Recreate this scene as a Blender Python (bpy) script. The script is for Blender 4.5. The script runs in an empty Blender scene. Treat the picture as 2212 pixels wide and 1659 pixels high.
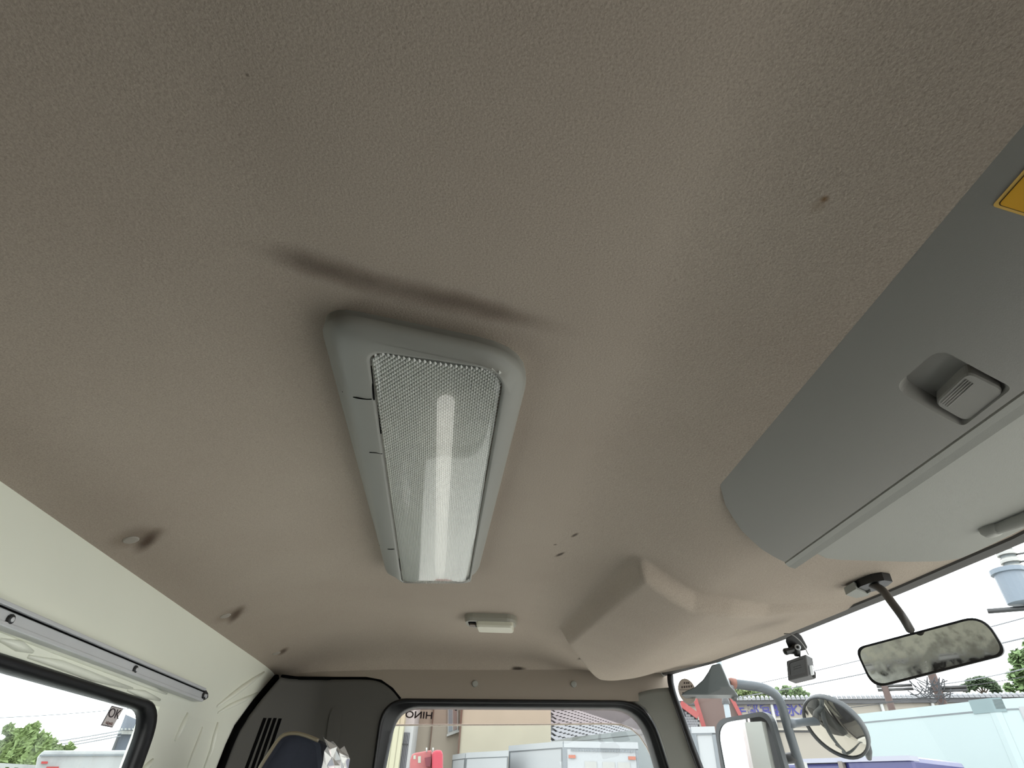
import bpy, bmesh, math, random
from mathutils import Vector, Matrix
from mathutils.bvhtree import BVHTree

random.seed(7)
scene = bpy.context.scene
COL = scene.collection

# ------------------------------------------------------------------ camera
# vehicle axes: +X forward (photo right), +Y across to the passenger side, +Z up; camera at the origin
W, H, F = 2212.0, 1659.0, 1200.0
CX, CY = W / 2, H / 2
ZC = Vector((74, -1600, 1200)).normalized()
YC = Vector((985 - CX, 1726 - CY, F))
YC = (YC - ZC * YC.dot(ZC)).normalized()
XC = YC.cross(ZC).normalized()
cam_d = bpy.data.cameras.new('camera')
cam_d.sensor_fit = 'HORIZONTAL'; cam_d.sensor_width = 36.0
cam_d.lens = F / W * 36.0
cam_d.clip_start = 0.01; cam_d.clip_end = 500
cam = bpy.data.objects.new('camera', cam_d); COL.objects.link(cam)
cam.matrix_world = Matrix(((XC[0], -XC[1], -XC[2], 0), (YC[0], -YC[1], -YC[2], 0),
                           (ZC[0], -ZC[1], -ZC[2], 0), (0, 0, 0, 1)))
scene.camera = cam

# ------------------------------------------------------------------ world: bright overcast sky
SKY = 3.8
world = bpy.data.worlds.new('overcast_sky'); scene.world = world
world.use_nodes = True
nt = world.node_tree; nt.nodes.clear()
wo = nt.nodes.new('ShaderNodeOutputWorld'); bg = nt.nodes.new('ShaderNodeBackground')
tcw = nt.nodes.new('ShaderNodeTexCoord'); nz = nt.nodes.new('ShaderNodeTexNoise')
nz.inputs['Scale'].default_value = 3.2; nz.inputs['Detail'].default_value = 6
rp = nt.nodes.new('ShaderNodeValToRGB')
rp.color_ramp.elements[0].position = 0.42; rp.color_ramp.elements[0].color = (0.80, 0.89, 0.95, 1)
rp.color_ramp.elements[1].position = 0.60; rp.color_ramp.elements[1].color = (1.0, 1.0, 0.99, 1)
bg.inputs['Strength'].default_value = SKY
nt.links.new(tcw.outputs['Generated'], nz.inputs['Vector']); nt.links.new(nz.outputs['Fac'], rp.inputs['Fac'])
nt.links.new(rp.outputs['Color'], bg.inputs['Color']); nt.links.new(bg.outputs['Background'], wo.inputs['Surface'])

vs = scene.view_settings
vs.view_transform = 'Standard'; vs.look = 'None'; vs.gamma = 1.0; vs.use_curve_mapping = False
vs.exposure = 0.14

# ------------------------------------------------------------------ pixel geometry
def ray(px, py):
    v = Vector((px - CX, py - CY, F))
    return Vector((v.dot(XC), v.dot(YC), v.dot(ZC)))
def at_x(px, py, x): d = ray(px, py); return d * (x / d.x)
def at_y(px, py, y): d = ray(px, py); return d * (y / d.y)
def at_z(px, py, z): d = ray(px, py); return d * (z / d.z)
def at_r(px, py, r): d = ray(px, py); return d * (r / math.hypot(d.x, d.y))
def at_pl(px, py, p0, n): d = ray(px, py); return d * (Vector(p0).dot(Vector(n)) / d.dot(Vector(n)))
def lerp(a, b, t): return a + (b - a) * t
def sst(a, b, x):
    t = max(0.0, min(1.0, (x - a) / (b - a))); return t * t * (3 - 2 * t)
def interp(xs, ys, x):
    if x <= xs[0]: return ys[0]
    for i in range(len(xs) - 1):
        if x <= xs[i + 1]: return lerp(ys[i], ys[i + 1], (x - xs[i]) / (xs[i + 1] - xs[i]))
    return ys[-1]

# ------------------------------------------------------------------ materials
def lin(c):
    return tuple(((v / 255.0) / 12.92 if v / 255.0 <= 0.04045 else ((v / 255.0 + 0.055) / 1.055) ** 2.4) for v in c)
MATS = {}
def mat(name, rgb, rough=0.6, metal=0.0, var=0.0, vscale=8.0, bump=0.0, bscale=200.0, bdist=0.001, spec=0.5, coat=0.0, emit=None):
    if name in MATS: return MATS[name]
    m = bpy.data.materials.new(name); m.use_nodes = True
    n = m.node_tree.nodes; l = m.node_tree.links
    p = n['Principled BSDF']
    c = lin(rgb) + (1,)
    p.inputs['Base Color'].default_value = c
    p.inputs['Roughness'].default_value = rough; p.inputs['Metallic'].default_value = metal
    p.inputs['Specular IOR Level'].default_value = spec
    p.inputs['Coat Weight'].default_value = coat
    tc = n.new('ShaderNodeTexCoord')
    if var > 0:
        t = n.new('ShaderNodeTexNoise'); t.inputs['Scale'].default_value = vscale; t.inputs['Detail'].default_value = 5
        mx = n.new('ShaderNodeMix'); mx.data_type = 'RGBA'
        mx.inputs['A'].default_value = tuple(v * (1 - var) for v in c[:3]) + (1,)
        mx.inputs['B'].default_value = tuple(min(1, v * (1 + var)) for v in c[:3]) + (1,)
        l.new(tc.outputs['Object'], t.inputs['Vector']); l.new(t.outputs['Fac'], mx.inputs['Factor'])
        l.new(mx.outputs['Result'], p.inputs['Base Color'])
    if bump > 0:
        t2 = n.new('ShaderNodeTexNoise'); t2.inputs['Scale'].default_value = bscale; t2.inputs['Detail'].default_value = 3
        b = n.new('ShaderNodeBump'); b.inputs['Strength'].default_value = bump; b.inputs['Distance'].default_value = bdist
        l.new(tc.outputs['Object'], t2.inputs['Vector']); l.new(t2.outputs['Fac'], b.inputs['Height'])
        l.new(b.outputs['Normal'], p.inputs['Normal'])
    MATS[name] = m
    return m

def glass_mat(name, tint=(1, 1, 1), gloss=1.0, dirt=0.0, rough=0.0):
    m = bpy.data.materials.new(name); m.use_nodes = True
    n = m.node_tree.nodes; l = m.node_tree.links; n.clear()
    o = n.new('ShaderNodeOutputMaterial'); tr = n.new('ShaderNodeBsdfTransparent'); gl = n.new('ShaderNodeBsdfGlossy')
    tr.inputs['Color'].default_value = tuple(tint) + (1,); gl.inputs['Roughness'].default_value = rough
    fr = n.new('ShaderNodeLayerWeight'); fr.inputs['Blend'].default_value = 0.5
    pw = n.new('ShaderNodeMath'); pw.operation = 'POWER'; pw.inputs[1].default_value = 5.0
    l.new(fr.outputs['Facing'], pw.inputs[0])
    mu = n.new('ShaderNodeMath'); mu.operation = 'MULTIPLY_ADD'; mu.inputs[1].default_value = gloss; mu.inputs[2].default_value = 0.035 * gloss
    mx = n.new('ShaderNodeMixShader')
    l.new(pw.outputs[0], mu.inputs[0]); l.new(mu.outputs[0], mx.inputs['Fac'])
    l.new(tr.outputs[0], mx.inputs[1]); l.new(gl.outputs[0], mx.inputs[2])
    last = mx
    if dirt > 0:
        df = n.new('ShaderNodeBsdfDiffuse'); df.inputs['Color'].default_value = (0.5, 0.52, 0.55, 1)
        tc = n.new('ShaderNodeTexCoord'); t = n.new('ShaderNodeTexNoise'); t.inputs['Scale'].default_value = 30; t.inputs['Detail'].default_value = 8
        mr = n.new('ShaderNodeMapRange'); mr.inputs['From Min'].default_value = 0.55; mr.inputs['From Max'].default_value = 0.8
        mr.inputs['To Max'].default_value = dirt
        l.new(tc.outputs['Object'], t.inputs['Vector']); l.new(t.outputs['Fac'], mr.inputs['Value'])
        m2 = n.new('ShaderNodeMixShader'); l.new(mr.outputs[0], m2.inputs['Fac'])
        l.new(mx.outputs[0], m2.inputs[1]); l.new(df.outputs[0], m2.inputs[2]); last = m2
    l.new(last.outputs[0], o.inputs['Surface'])
    return m

# ------------------------------------------------------------------ mesh helpers
def finish(ob, label=None, cat=None, group=None, kind=None, parent=None):
    if parent is not None:
        ob.parent = parent
        ob.matrix_parent_inverse = Matrix.Translation(-parent['_loc_v'] if False else -PLOC[parent.name])
    if label: ob['label'] = label
    if cat: ob['category'] = cat
    if group: ob['group'] = group
    if kind: ob['kind'] = kind
    return ob
PLOC = {}
def thing(name, loc, label, cat, group=None, kind=None):
    o = bpy.data.objects.new(name, None); COL.objects.link(o)
    o.empty_display_size = 0.02
    o.location = loc; PLOC[o.name] = Vector(loc)
    return finish(o, label, cat, group, kind)
def mk(name, verts, faces, m, parent=None, smooth=False, label=None, cat=None, group=None, kind=None, merge=False):
    me = bpy.data.meshes.new(name)
    vs_ = [Vector(v) for v in verts]
    lo = Vector((min(v.x for v in vs_), min(v.y for v in vs_), min(v.z for v in vs_)))
    hi = Vector((max(v.x for v in vs_), max(v.y for v in vs_), max(v.z for v in vs_)))
    c = (lo + hi) / 2
    me.from_pydata([v - c for v in vs_], [], faces)
    bm = bmesh.new(); bm.from_mesh(me)
    if merge: bmesh.ops.remove_doubles(bm, verts=bm.verts, dist=1e-6)
    bmesh.ops.recalc_face_normals(bm, faces=bm.faces)
    bm.to_mesh(me); bm.free()
    if smooth: me.polygons.foreach_set('use_smooth', [True] * len(me.polygons))
    ob = bpy.data.objects.new(name, me); COL.objects.link(ob)
    ob.location = c; PLOC[ob.name] = c.copy()
    if m is not None: me.materials.append(m)
    return finish(ob, label, cat, group, kind, parent)
def bevel(ob, w, seg=2, ang=40):
    b = ob.modifiers.new('bevel', 'BEVEL'); b.width = w; b.segments = seg; b.limit_method = 'ANGLE'; b.angle_limit = math.radians(ang)
    return ob
def solid(ob, th, off=1.0):
    s = ob.modifiers.new('solid', 'SOLIDIFY'); s.thickness = th; s.offset = off
    return ob
def prism(name, pts, off, m, parent=None, **kw):
    n = len(pts); off = Vector(off); pts = [Vector(p) for p in pts]
    v = pts + [p + off for p in pts]
    f = [list(range(n)), list(range(2 * n - 1, n - 1, -1))] + [[i, (i + 1) % n, n + (i + 1) % n, n + i] for i in range(n)]
    return mk(name, v, f, m, parent, **kw)
def boxv(lo, hi):
    x0, y0, z0 = lo; x1, y1, z1 = hi
    v = [(x0, y0, z0), (x1, y0, z0), (x1, y1, z0), (x0, y1, z0), (x0, y0, z1), (x1, y0, z1), (x1, y1, z1), (x0, y1, z1)]
    f = [(0, 3, 2, 1), (4, 5, 6, 7), (0, 1, 5, 4), (1, 2, 6, 5), (2, 3, 7, 6), (3, 0, 4, 7)]
    return v, f
def box(name, lo, hi, m, parent=None, bev=0, **kw):
    v, f = boxv(lo, hi); o = mk(name, v, f, m, parent, **kw)
    if bev: bevel(o, bev)
    return o
def obox(name, o, ex, ey, ez, m, parent=None, bev=0, **kw):
    o = Vector(o); ex = Vector(ex); ey = Vector(ey); ez = Vector(ez)
    v = [o, o + ex, o + ex + ey, o + ey, o + ez, o + ex + ez, o + ex + ey + ez, o + ey + ez]
    b = mk(name, v, boxv((0, 0, 0), (1, 1, 1))[1], m, parent, **kw)
    if bev: bevel(b, bev)
    return b
def loft(name, rings, m, parent=None, cap0=True, cap1=True, smooth=False, closed=True, **kw):
    n = len(rings[0]); v = [p for r in rings for p in r]; f = []
    for i in range(len(rings) - 1):
        for j in range(n if closed else n - 1):
            k = (j + 1) % n
            f.append([i * n + j, i * n + k, (i + 1) * n + k, (i + 1) * n + j])
    if cap0: f.append(list(range(n))[::-1])
    if cap1: f.append([(len(rings) - 1) * n + j for j in range(n)])
    return mk(name, v, f, m, parent, smooth=smooth, **kw)
def circ(c, ax, r, n=20, r2=None, up=None):
    ax = Vector(ax).normalized()
    u = up if up is not None else (Vector((0, 0, 1)) if abs(ax.z) < 0.9 else Vector((1, 0, 0)))
    a = ax.cross(Vector(u)).normalized(); b = ax.cross(a).normalized(); r2 = r if r2 is None else r2
    return [Vector(c) + a * (r * math.cos(2 * math.pi * i / n)) + b * (r2 * math.sin(2 * math.pi * i / n)) for i in range(n)]
def tube(name, pts, r, m, parent=None, n=12, smooth=True, **kw):
    pts = [Vector(p) for p in pts]; rs = r if isinstance(r, (list, tuple)) else [r] * len(pts); rings = []
    up = None
    for i, p in enumerate(pts):
        d = (pts[min(i + 1, len(pts) - 1)] - pts[max(i - 1, 0)]).normalized()
        if up is None: up = Vector((0, 0, 1)) if abs(d.z) < 0.9 else Vector((1, 0, 0))
        a = d.cross(up).normalized(); b = a.cross(d).normalized(); up = b
        rings.append([p + a * (rs[i] * math.cos(2 * math.pi * k / n)) + b * (rs[i] * math.sin(2 * math.pi * k / n)) for k in range(n)])
    return loft(name, rings, m, parent, smooth=smooth, **kw)
def spline(pts, n=6):
    pts = [Vector(p) for p in pts]; out = []
    for i in range(len(pts) - 1):
        p0 = pts[max(i - 1, 0)]; p1 = pts[i]; p2 = pts[i + 1]; p3 = pts[min(i + 2, len(pts) - 1)]
        for k in range(n):
            t = k / n
            out.append(0.5 * ((2 * p1) + (p2 - p0) * t + (2 * p0 - 5 * p1 + 4 * p2 - p3) * t * t + (3 * p1 - p0 - 3 * p2 + p3) * t ** 3))
    out.append(pts[-1]); return out
def disc(name, c, ax, r, th, m, parent=None, n=20, dome=0.5, **kw):
    ax = Vector(ax).normalized(); c = Vector(c)
    rings = [circ(c, ax, r, n), circ(c + ax * th * 0.5, ax, r, n), circ(c + ax * th * 0.85, ax, r * 0.86, n), circ(c + ax * th, ax, r * dome, n)]
    return loft(name, rings, m, parent, smooth=False, **kw)
def polyline(pts, n):
    pts = [Vector(p) for p in pts]
    L = [0]
    for i in range(len(pts) - 1): L.append(L[-1] + (pts[i + 1] - pts[i]).length)
    out = []
    for k in range(n + 1):
        s = L[-1] * k / n; i = 0
        while i < len(L) - 2 and s > L[i + 1]: i += 1
        out.append(pts[i].lerp(pts[i + 1], (s - L[i]) / max(1e-9, L[i + 1] - L[i])))
    return out
def coons(name, top, bottom, left, right, nu, nv, proj, m, parent=None, smooth=True, sp=True, **kw):
    """pixel-space patch bounded by four polylines, put on a surface by proj(px, py)"""
    g = lambda c, n: polyline(spline([Vector((a, b, 0)) for a, b in c], 5) if sp and len(c) > 2 else [Vector((a, b, 0)) for a, b in c], n)
    T, B, L_, R_ = g(top, nu), g(bottom, nu), g(left, nv), g(right, nv)
    v = []
    for j in range(nv + 1):
        t = j / nv
        for i in range(nu + 1):
            s = i / nu
            p = T[i] * (1 - t) + B[i] * t + L_[j] * (1 - s) + R_[j] * s - (T[0] * (1 - s) * (1 - t) + T[-1] * s * (1 - t) + B[0] * (1 - s) * t + B[-1] * s * t)
            v.append(proj(p.x, p.y))
    f = [[j * (nu + 1) + i, j * (nu + 1) + i + 1, (j + 1) * (nu + 1) + i + 1, (j + 1) * (nu + 1) + i] for j in range(nv) for i in range(nu)]
    return mk(name, v, f, m, parent, smooth=smooth, **kw)
def rpoly(c, r, n=6):
    """rounded polygon through corners c (Vectors); r: radius per corner"""
    out = []; k = len(c); r = r if isinstance(r, (list, tuple)) else [r] * k
    for i in range(k):
        p = Vector(c[i]); a = Vector(c[i - 1]) - p; b = Vector(c[(i + 1) % k]) - p
        d = min(r[i], a.length * 0.49, b.length * 0.49)
        pa = p + a.normalized() * d; pb = p + b.normalized() * d
        for j in range(n + 1):
            t = j / n
            out.append(pa * (1 - t) ** 2 + p * (2 * t * (1 - t)) + pb * t * t)
    return out
def face_cam(ob):
    """flip an open patch so that its normals look to the camera"""
    me = ob.data; s = 0
    for p in me.polygons: s += p.normal.dot(-(p.center + ob.location).normalized()) * p.area
    if s < 0: me.flip_normals()
    return ob
def tree_of(ob):
    bm = bmesh.new(); bm.from_mesh(ob.data); bm.transform(Matrix.Translation(PLOC[ob.name]))
    t = BVHTree.FromBMesh(bm); bm.free(); return t
def hit(tree, px, py):
    p, n, i, d = tree.ray_cast(Vector((0, 0, 0)), ray(px, py).normalized())
    if n is not None and n.dot(ray(px, py)) > 0: n = -n
    return p, n
def text(name, body, loc, ex, up, size, m, parent=None, extr=0.0004, align='CENTER', sx=1.0, bold=0.0, **kw):
    cu = bpy.data.curves.new(name, 'FONT'); cu.body = body; cu.size = size; cu.extrude = extr
    cu.offset = size * bold; cu.align_x = align; cu.align_y = 'CENTER'
    tmp = bpy.data.objects.new(name, cu); COL.objects.link(tmp)
    dg = bpy.context.evaluated_depsgraph_get()
    me = bpy.data.meshes.new_from_object(tmp.evaluated_get(dg))
    bpy.data.objects.remove(tmp); bpy.data.curves.remove(cu)
    ex = Vector(ex).normalized(); up = Vector(up); up = (up - ex * up.dot(ex)).normalized(); nn = ex.cross(up)
    M = Matrix(((ex.x * sx, up.x, nn.x, 0), (ex.y * sx, up.y, nn.y, 0), (ex.z * sx, up.z, nn.z, 0), (0, 0, 0, 1)))
    me.transform(M); me.materials.clear(); me.materials.append(m); me.name = name
    ob = bpy.data.objects.new(name, me); COL.objects.link(ob); ob.location = loc; PLOC[ob.name] = Vector(loc)
    return finish(ob, parent=parent, **kw)

# ------------------------------------------------------------------ shared materials
M_trimdark = mat('grey_pillar_plastic', (84, 82, 78), 0.75, bump=0.3, bscale=900, bdist=0.0005, spec=0.2)
M_trimlight = mat('pale_grey_plastic', (150, 150, 143), 0.65, bump=0.25, bscale=900, bdist=0.0005, spec=0.3)
M_console = mat('console_grey_plastic', (146, 143, 137), 0.62, bump=0.25, bscale=1200, bdist=0.0004, spec=0.3)
M_visor = mat('visor_grey_plastic', (160, 159, 152), 0.7, bump=0.3, bscale=1100, bdist=0.0005, spec=0.2)
M_paint = mat('cab_inner_paint', (233, 234, 219), 0.32, var=0.06, vscale=3.0, spec=0.5)
M_white = mat('cab_outer_paint', (232, 234, 232), 0.25, coat=0.4)
M_header = mat('header_trim_beige', (150, 139, 127), 0.9, bump=0.3, bscale=500, bdist=0.0008, spec=0.15)
M_lower = mat('door_lower_grey', (196, 192, 184), 0.7)
M_rubber = mat('black_rubber', (14, 14, 15), 0.42, spec=0.4)
M_black = mat('black_plastic', (26, 25, 25), 0.45)
M_gapblack = mat('dark_gap', (6, 6, 6), 0.9, spec=0.05)
M_alu = mat('aluminium', (206, 207, 208), 0.4, metal=0.25, var=0.08, vscale=20)
M_steel = mat('steel_dark', (70, 70, 70), 0.4, metal=0.7)
M_lampframe = mat('lamp_grey_plastic', (150, 149, 142), 0.5, bump=0.15, bscale=1500, bdist=0.0003, spec=0.35)
M_glass = glass_mat('window_glass', (0.98, 0.985, 0.98), 0.5)
M_glassdirty = glass_mat('rear_window_glass', (0.95, 0.98, 0.98), 0.55, dirt=0.35)

def ceiling_material(stains):
    m = bpy.data.materials.new('headliner_fabric'); m.use_nodes = True
    n = m.node_tree.nodes; l = m.node_tree.links; p = n['Principled BSDF']
    p.inputs['Roughness'].default_value = 0.95; p.inputs['Specular IOR Level'].default_value = 0.12
    g = n.new('ShaderNodeNewGeometry')
    def noise(sc, det, rough=0.5):
        t = n.new('ShaderNodeTexNoise'); t.inputs['Scale'].default_value = sc; t.inputs['Detail'].default_value = det
        t.inputs['Roughness'].default_value = rough
        l.new(g.outputs['Position'], t.inputs['Vector']); return t
    a, b, c = lin((182, 170, 156)), lin((174, 161, 148)), lin((169, 155, 142))
    n1 = noise(5.0, 4)
    mx = n.new('ShaderNodeMix'); mx.data_type = 'RGBA'
    mx.inputs['A'].default_value = c + (1,); mx.inputs['B'].default_value = a + (1,)
    l.new(n1.outputs['Fac'], mx.inputs['Factor'])
    n2 = noise(700.0, 2)
    m2 = n.new('ShaderNodeMix'); m2.data_type = 'RGBA'; m2.blend_type = 'MULTIPLY'; m2.inputs['Factor'].default_value = 0.35
    r2 = n.new('ShaderNodeValToRGB'); r2.color_ramp.elements[0].position = 0.3; r2.color_ramp.elements[1].position = 0.62
    r2.color_ramp.elements[0].color = (0.45, 0.44, 0.42, 1)
    l.new(n2.outputs['Fac'], r2.inputs['Fac']); l.new(mx.outputs['Result'], m2.inputs['A']); l.new(r2.outputs['Color'], m2.inputs['B'])
    last = m2.outputs['Result']
    nw = noise(40.0, 4)
    for (cx, cy, hx, hy, ang, strength, rgb, soft, wob) in stains:
        mp = n.new('ShaderNodeMapping'); mp.vector_type = 'TEXTURE'
        mp.inputs['Location'].default_value = (cx, cy, 0); mp.inputs['Rotation'].default_value = (0, 0, ang)
        mp.inputs['Scale'].default_value = (hx, hy, 1e5)
        l.new(g.outputs['Position'], mp.inputs['Vector'])
        ln = n.new('ShaderNodeVectorMath'); ln.operation = 'LENGTH'; l.new(mp.outputs[0], ln.inputs[0])
        ad = n.new('ShaderNodeMath'); ad.operation = 'MULTIPLY_ADD'; ad.inputs[1].default_value = wob; ad.inputs[2].default_value = -0.5 * wob
        l.new(nw.outputs['Fac'], ad.inputs[0])
        s = n.new('ShaderNodeMath'); s.operation = 'ADD'; l.new(ln.outputs['Value'], s.inputs[0]); l.new(ad.outputs[0], s.inputs[1])
        mr = n.new('ShaderNodeMapRange'); mr.interpolation_type = 'SMOOTHSTEP'
        mr.inputs['From Min'].default_value = soft; mr.inputs['From Max'].default_value = 1.0
        mr.inputs['To Min'].default_value = strength; mr.inputs['To Max'].default_value = 0.0
        l.new(s.outputs[0], mr.inputs['Value'])
        k = n.new('ShaderNodeMix'); k.data_type = 'RGBA'; k.inputs['B'].default_value = lin(rgb) + (1,)
        l.new(mr.outputs[0], k.inputs['Factor']); l.new(last, k.inputs['A']); last = k.outputs['Result']
    l.new(last, p.inputs['Base Color'])
    nb = noise(420.0, 4, 0.6)
    bp = n.new('ShaderNodeBump'); bp.inputs['Strength'].default_value = 0.55; bp.inputs['Distance'].default_value = 0.0011
    l.new(nb.outputs['Fac'], bp.inputs['Height']); l.new(bp.outputs['Normal'], p.inputs['Normal'])
    return m

# =================================================================== THE CAB SHELL
HC, YW, YD, XR, ZH = 0.35, 1.75, -0.45, -0.52, 0.30
YM = (YW + YD) / 2
GROUND = -2.3
# windshield header line in plan
hp = sorted([at_z(px, py, ZH) for px, py in ((2212, 1148), (2080, 1205), (1924, 1273), (1850, 1303), (1671, 1377), (1535, 1425), (1450, 1448))], key=lambda v: v.y)
HY = [v.y for v in hp] + [1.80]; HX = [v.x for v in hp] + [hp[-1].x - 0.03]
def xh(y):
    if y < YM: y = 2 * YM - y
    return interp(HY, HX, y)
rim = sorted([at_y(px, py, 1.735) for px, py in ((1445, 1449), (1260, 1446), (1060, 1447), (840, 1446), (700, 1450), (610, 1458))], key=lambda v: v.x)
RX = [v.x for v in rim]; RZ = [v.z for v in rim]
RZ0 = at_x(300, 1247.5, XR).z        # edge of the headliner on the rear wall
def main(x, y):
    z = HC
    if x < -0.16: t = (-0.16 - x) / (-0.16 - XR); z = HC - (HC - RZ0) * t ** 1.8
    zf = 0.287
    if x > 0.13:
        z = lerp(HC, zf, sst(0.13, 0.40, x))
        X = xh(y)
        if x > 0.44: z = lerp(zf, ZH, sst(0.44, max(0.5, X), x))
    return z
def on_fun(px, py, fun):
    d = ray(px, py); lo, hi = 0.2 / d.z, 0.36 / d.z
    for _ in range(40):
        k = (lo + hi) / 2; p = d * k
        if p.z < fun(p.x, p.y): lo = k
        else: hi = k
    return d * lo
BD = 0.028
half = lambda x, y: main(x, y) - BD * 0.5
lip = [on_fun(*q, half) for q in ((1385, 1228), (1222, 1375))]
lip2 = [lip[0]] + [on_fun(*q, half) for q in ((1440, 1268), (1500, 1303), (1580, 1316), (1660, 1328))]
end3 = at_z(1262, 1442, 0.295)
def bulge(x, y):
    # raised moulding in the passenger-side front corner
    t = (y - lip[0].y) / (lip[1].y - lip[0].y)
    xe = lerp(lip[0].x, lip[1].x, t)
    if y > lip[1].y: xe = lerp(lip[1].x, end3.x + 0.03, (y - lip[1].y) / (end3.y - lip[1].y) )
    a = sst(xe - 0.016, xe + 0.010, x)
    ye = interp([p.x for p in lip2], [p.y for p in lip2], x)
    b = sst(ye - 0.014, ye + 0.010, y)
    fade = 1 - sst(0.36, xh(y) - 0.01, x)
    return BD * a * b * (0.15 + 0.85 * fade)
def zceil(x, y):
    m = main(x, y)
    g = 1.0
    r = interp(RX, RZ, x)
    if y > 1.53: t = min(1, (y - 1.53) / (1.735 - 1.53)); g = math.sqrt(max(0, 1 - t ** 2.4))
    if y < YD + 0.2: t = min(1, (YD + 0.2 - y) / 0.2); g = math.sqrt(max(0, 1 - t ** 2.4)); 
    z = r + (m - r) * g
    return z - bulge(x, y) * g
NU, NV = 230, 330
cv, cf = [], []
for j in range(NV + 1):
    y = lerp(YD, 1.737, j / NV)
    X = xh(y)
    for i in range(NU + 1):
        x = lerp(XR, X, i / NU); cv.append((x, y, zceil(x, y)))
for j in range(NV):
    for i in range(NU):
        a = j * (NU + 1) + i; cf.append((a, a + 1, a + NU + 2, a + NU + 1))
ceiling = mk('ceiling', cv, cf, None, smooth=True, kind='structure', label='beige-grey fabric headliner of the truck cab, stained')
face_cam(ceiling)
TC = tree_of(ceiling)
def cp(px, py): return hit(TC, px, py)[0]
def seg_stain(p0, p1, half, strength, rgb, soft=0.0, wob=0.3, ext=1.0):
    a, b = cp(*p0), cp(*p1); c = (a + b) / 2; d = b - a
    return (c.x, c.y, d.length / 2 * ext, half, math.atan2(d.y, d.x), strength, rgb, soft, wob)
ST = [seg_stain((490, 522), (900, 640), 0.022, 0.62, (74, 60, 50), 0.0, 0.35),
      seg_stain((560, 555), (1290, 728), 0.021, 0.62, (82, 67, 56), 0.0, 0.35),
      seg_stain((830, 600), (1220, 715), 0.016, 0.30, (80, 64, 52), 0.0, 0.35),
      seg_stain((295, 1200), (345, 1135), 0.016, 0.85, (62, 46, 34), 0.1, 0.3),
      seg_stain((255, 1190), (340, 1130), 0.040, 0.45, (96, 80, 66), 0.2, 0.3),
      seg_stain((493, 1352), (527, 1302), 0.015, 0.8, (66, 50, 38), 0.1, 0.3),
      seg_stain((480, 1350), (520, 1305), 0.034, 0.35, (100, 84, 70), 0.2, 0.3),
      seg_stain((603, 1418), (620, 1396), 0.014, 0.75, (74, 58, 46), 0.1, 0.3),
      seg_stain((1768, 440), (1794, 420), 0.0035, 0.85, (110, 78, 40), 0.0, 0.5),
      seg_stain((1740, 470), (1800, 415), 0.0075, 0.3, (120, 96, 66), 0.0, 0.5),
      seg_stain((1197, 1204), (1226, 1190), 0.005, 0.9, (70, 62, 54), 0.2, 0.8),
      seg_stain((1232, 1162), (1251, 1150), 0.004, 0.8, (70, 62, 54), 0.2, 0.8),
      seg_stain((1193, 1178), (1205, 1175), 0.004, 0.8, (76, 66, 58), 0.2, 0.8),
      seg_stain((1098, 1445), (1142, 1444), 0.004, 0.9, (44, 36, 30), 0.2, 0.8),
      seg_stain((1246, 1426), (1270, 1442), 0.006, 0.8, (52, 44, 38), 0.2, 0.5),
      seg_stain((526, 160), (542, 164), 0.0018, 0.6, (60, 52, 44), 0.0, 0.5)]
M_ceiling = ceiling_material(ST)
ceiling.data.materials.append(M_ceiling)
for k, (px, py, r) in enumerate(((283, 1166, 0.010), (487, 1330, 0.010), (597, 1411, 0.010))):
    p, n = hit(TC, px, py)
    disc('fastener', p - n * 0.001, n, r, 0.003, mat('button_beige', (160, 152, 142), 0.6), ceiling, label='round plastic headliner button')

# rear wall (painted panel with window)
ROY = at_x(340, 1549, XR).y; ROZ = at_x(200, 1475, XR).z
RIY = at_x(315, 1562, XR).y; RIZ = at_x(200, 1505, XR).z
wall_rear = box('wall_rear', (XR - 0.03, YD, -1.2), (XR, YW, -0.36), M_paint, kind='structure', label='painted sheet metal rear wall of the cab')
box('panel', (XR - 0.03, YD, ROZ - 0.003), (XR, YW + 0.04, 0.40), M_paint, wall_rear)
box('panel', (XR - 0.03, ROY - 0.003, -0.36), (XR, YW + 0.04, ROZ - 0.003), M_paint, wall_rear)
box('panel', (XR - 0.03, YD, -0.36), (XR, 2 * YM - ROY + 0.003, ROZ - 0.003), M_paint, wall_rear)
def rrect_x(x, y0, y1, z0, z1, r): return rpoly([(x, y0, z0), (x, y1, z0), (x, y1, z1), (x, y0, z1)], r, 8)
y0o, y1o, y0i, y1i = 2 * YM - ROY, ROY, 2 * YM - RIY, RIY
win1 = thing('window_1', (XR, YM, -0.36), 'rear cab window with thick black rubber seal', None, kind='structure')
loft('seal', [rrect_x(XR - 0.012, y0o, y1o, -0.36, ROZ, 0.06), rrect_x(XR + 0.004, y0o, y1o, -0.36, ROZ, 0.06),
              rrect_x(XR + 0.008, y0o + 0.006, y1o - 0.006, -0.35, ROZ - 0.004, 0.055),
              rrect_x(XR + 0.004, y0i - 0.006, y1i + 0.006, -0.34, RIZ + 0.004, 0.05),
              rrect_x(XR - 0.001, y0i, y1i, -0.33, RIZ, 0.048), rrect_x(XR - 0.012, y0i, y1i, -0.33, RIZ, 0.048)],
     M_rubber, win1, cap0=False, cap1=False, smooth=True)
prism('pane', rrect_x(XR - 0.004, y0i - 0.005, y1i + 0.005, -0.335, RIZ + 0.004, 0.05), (-0.004, 0, 0), M_glassdirty, win1)
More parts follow.
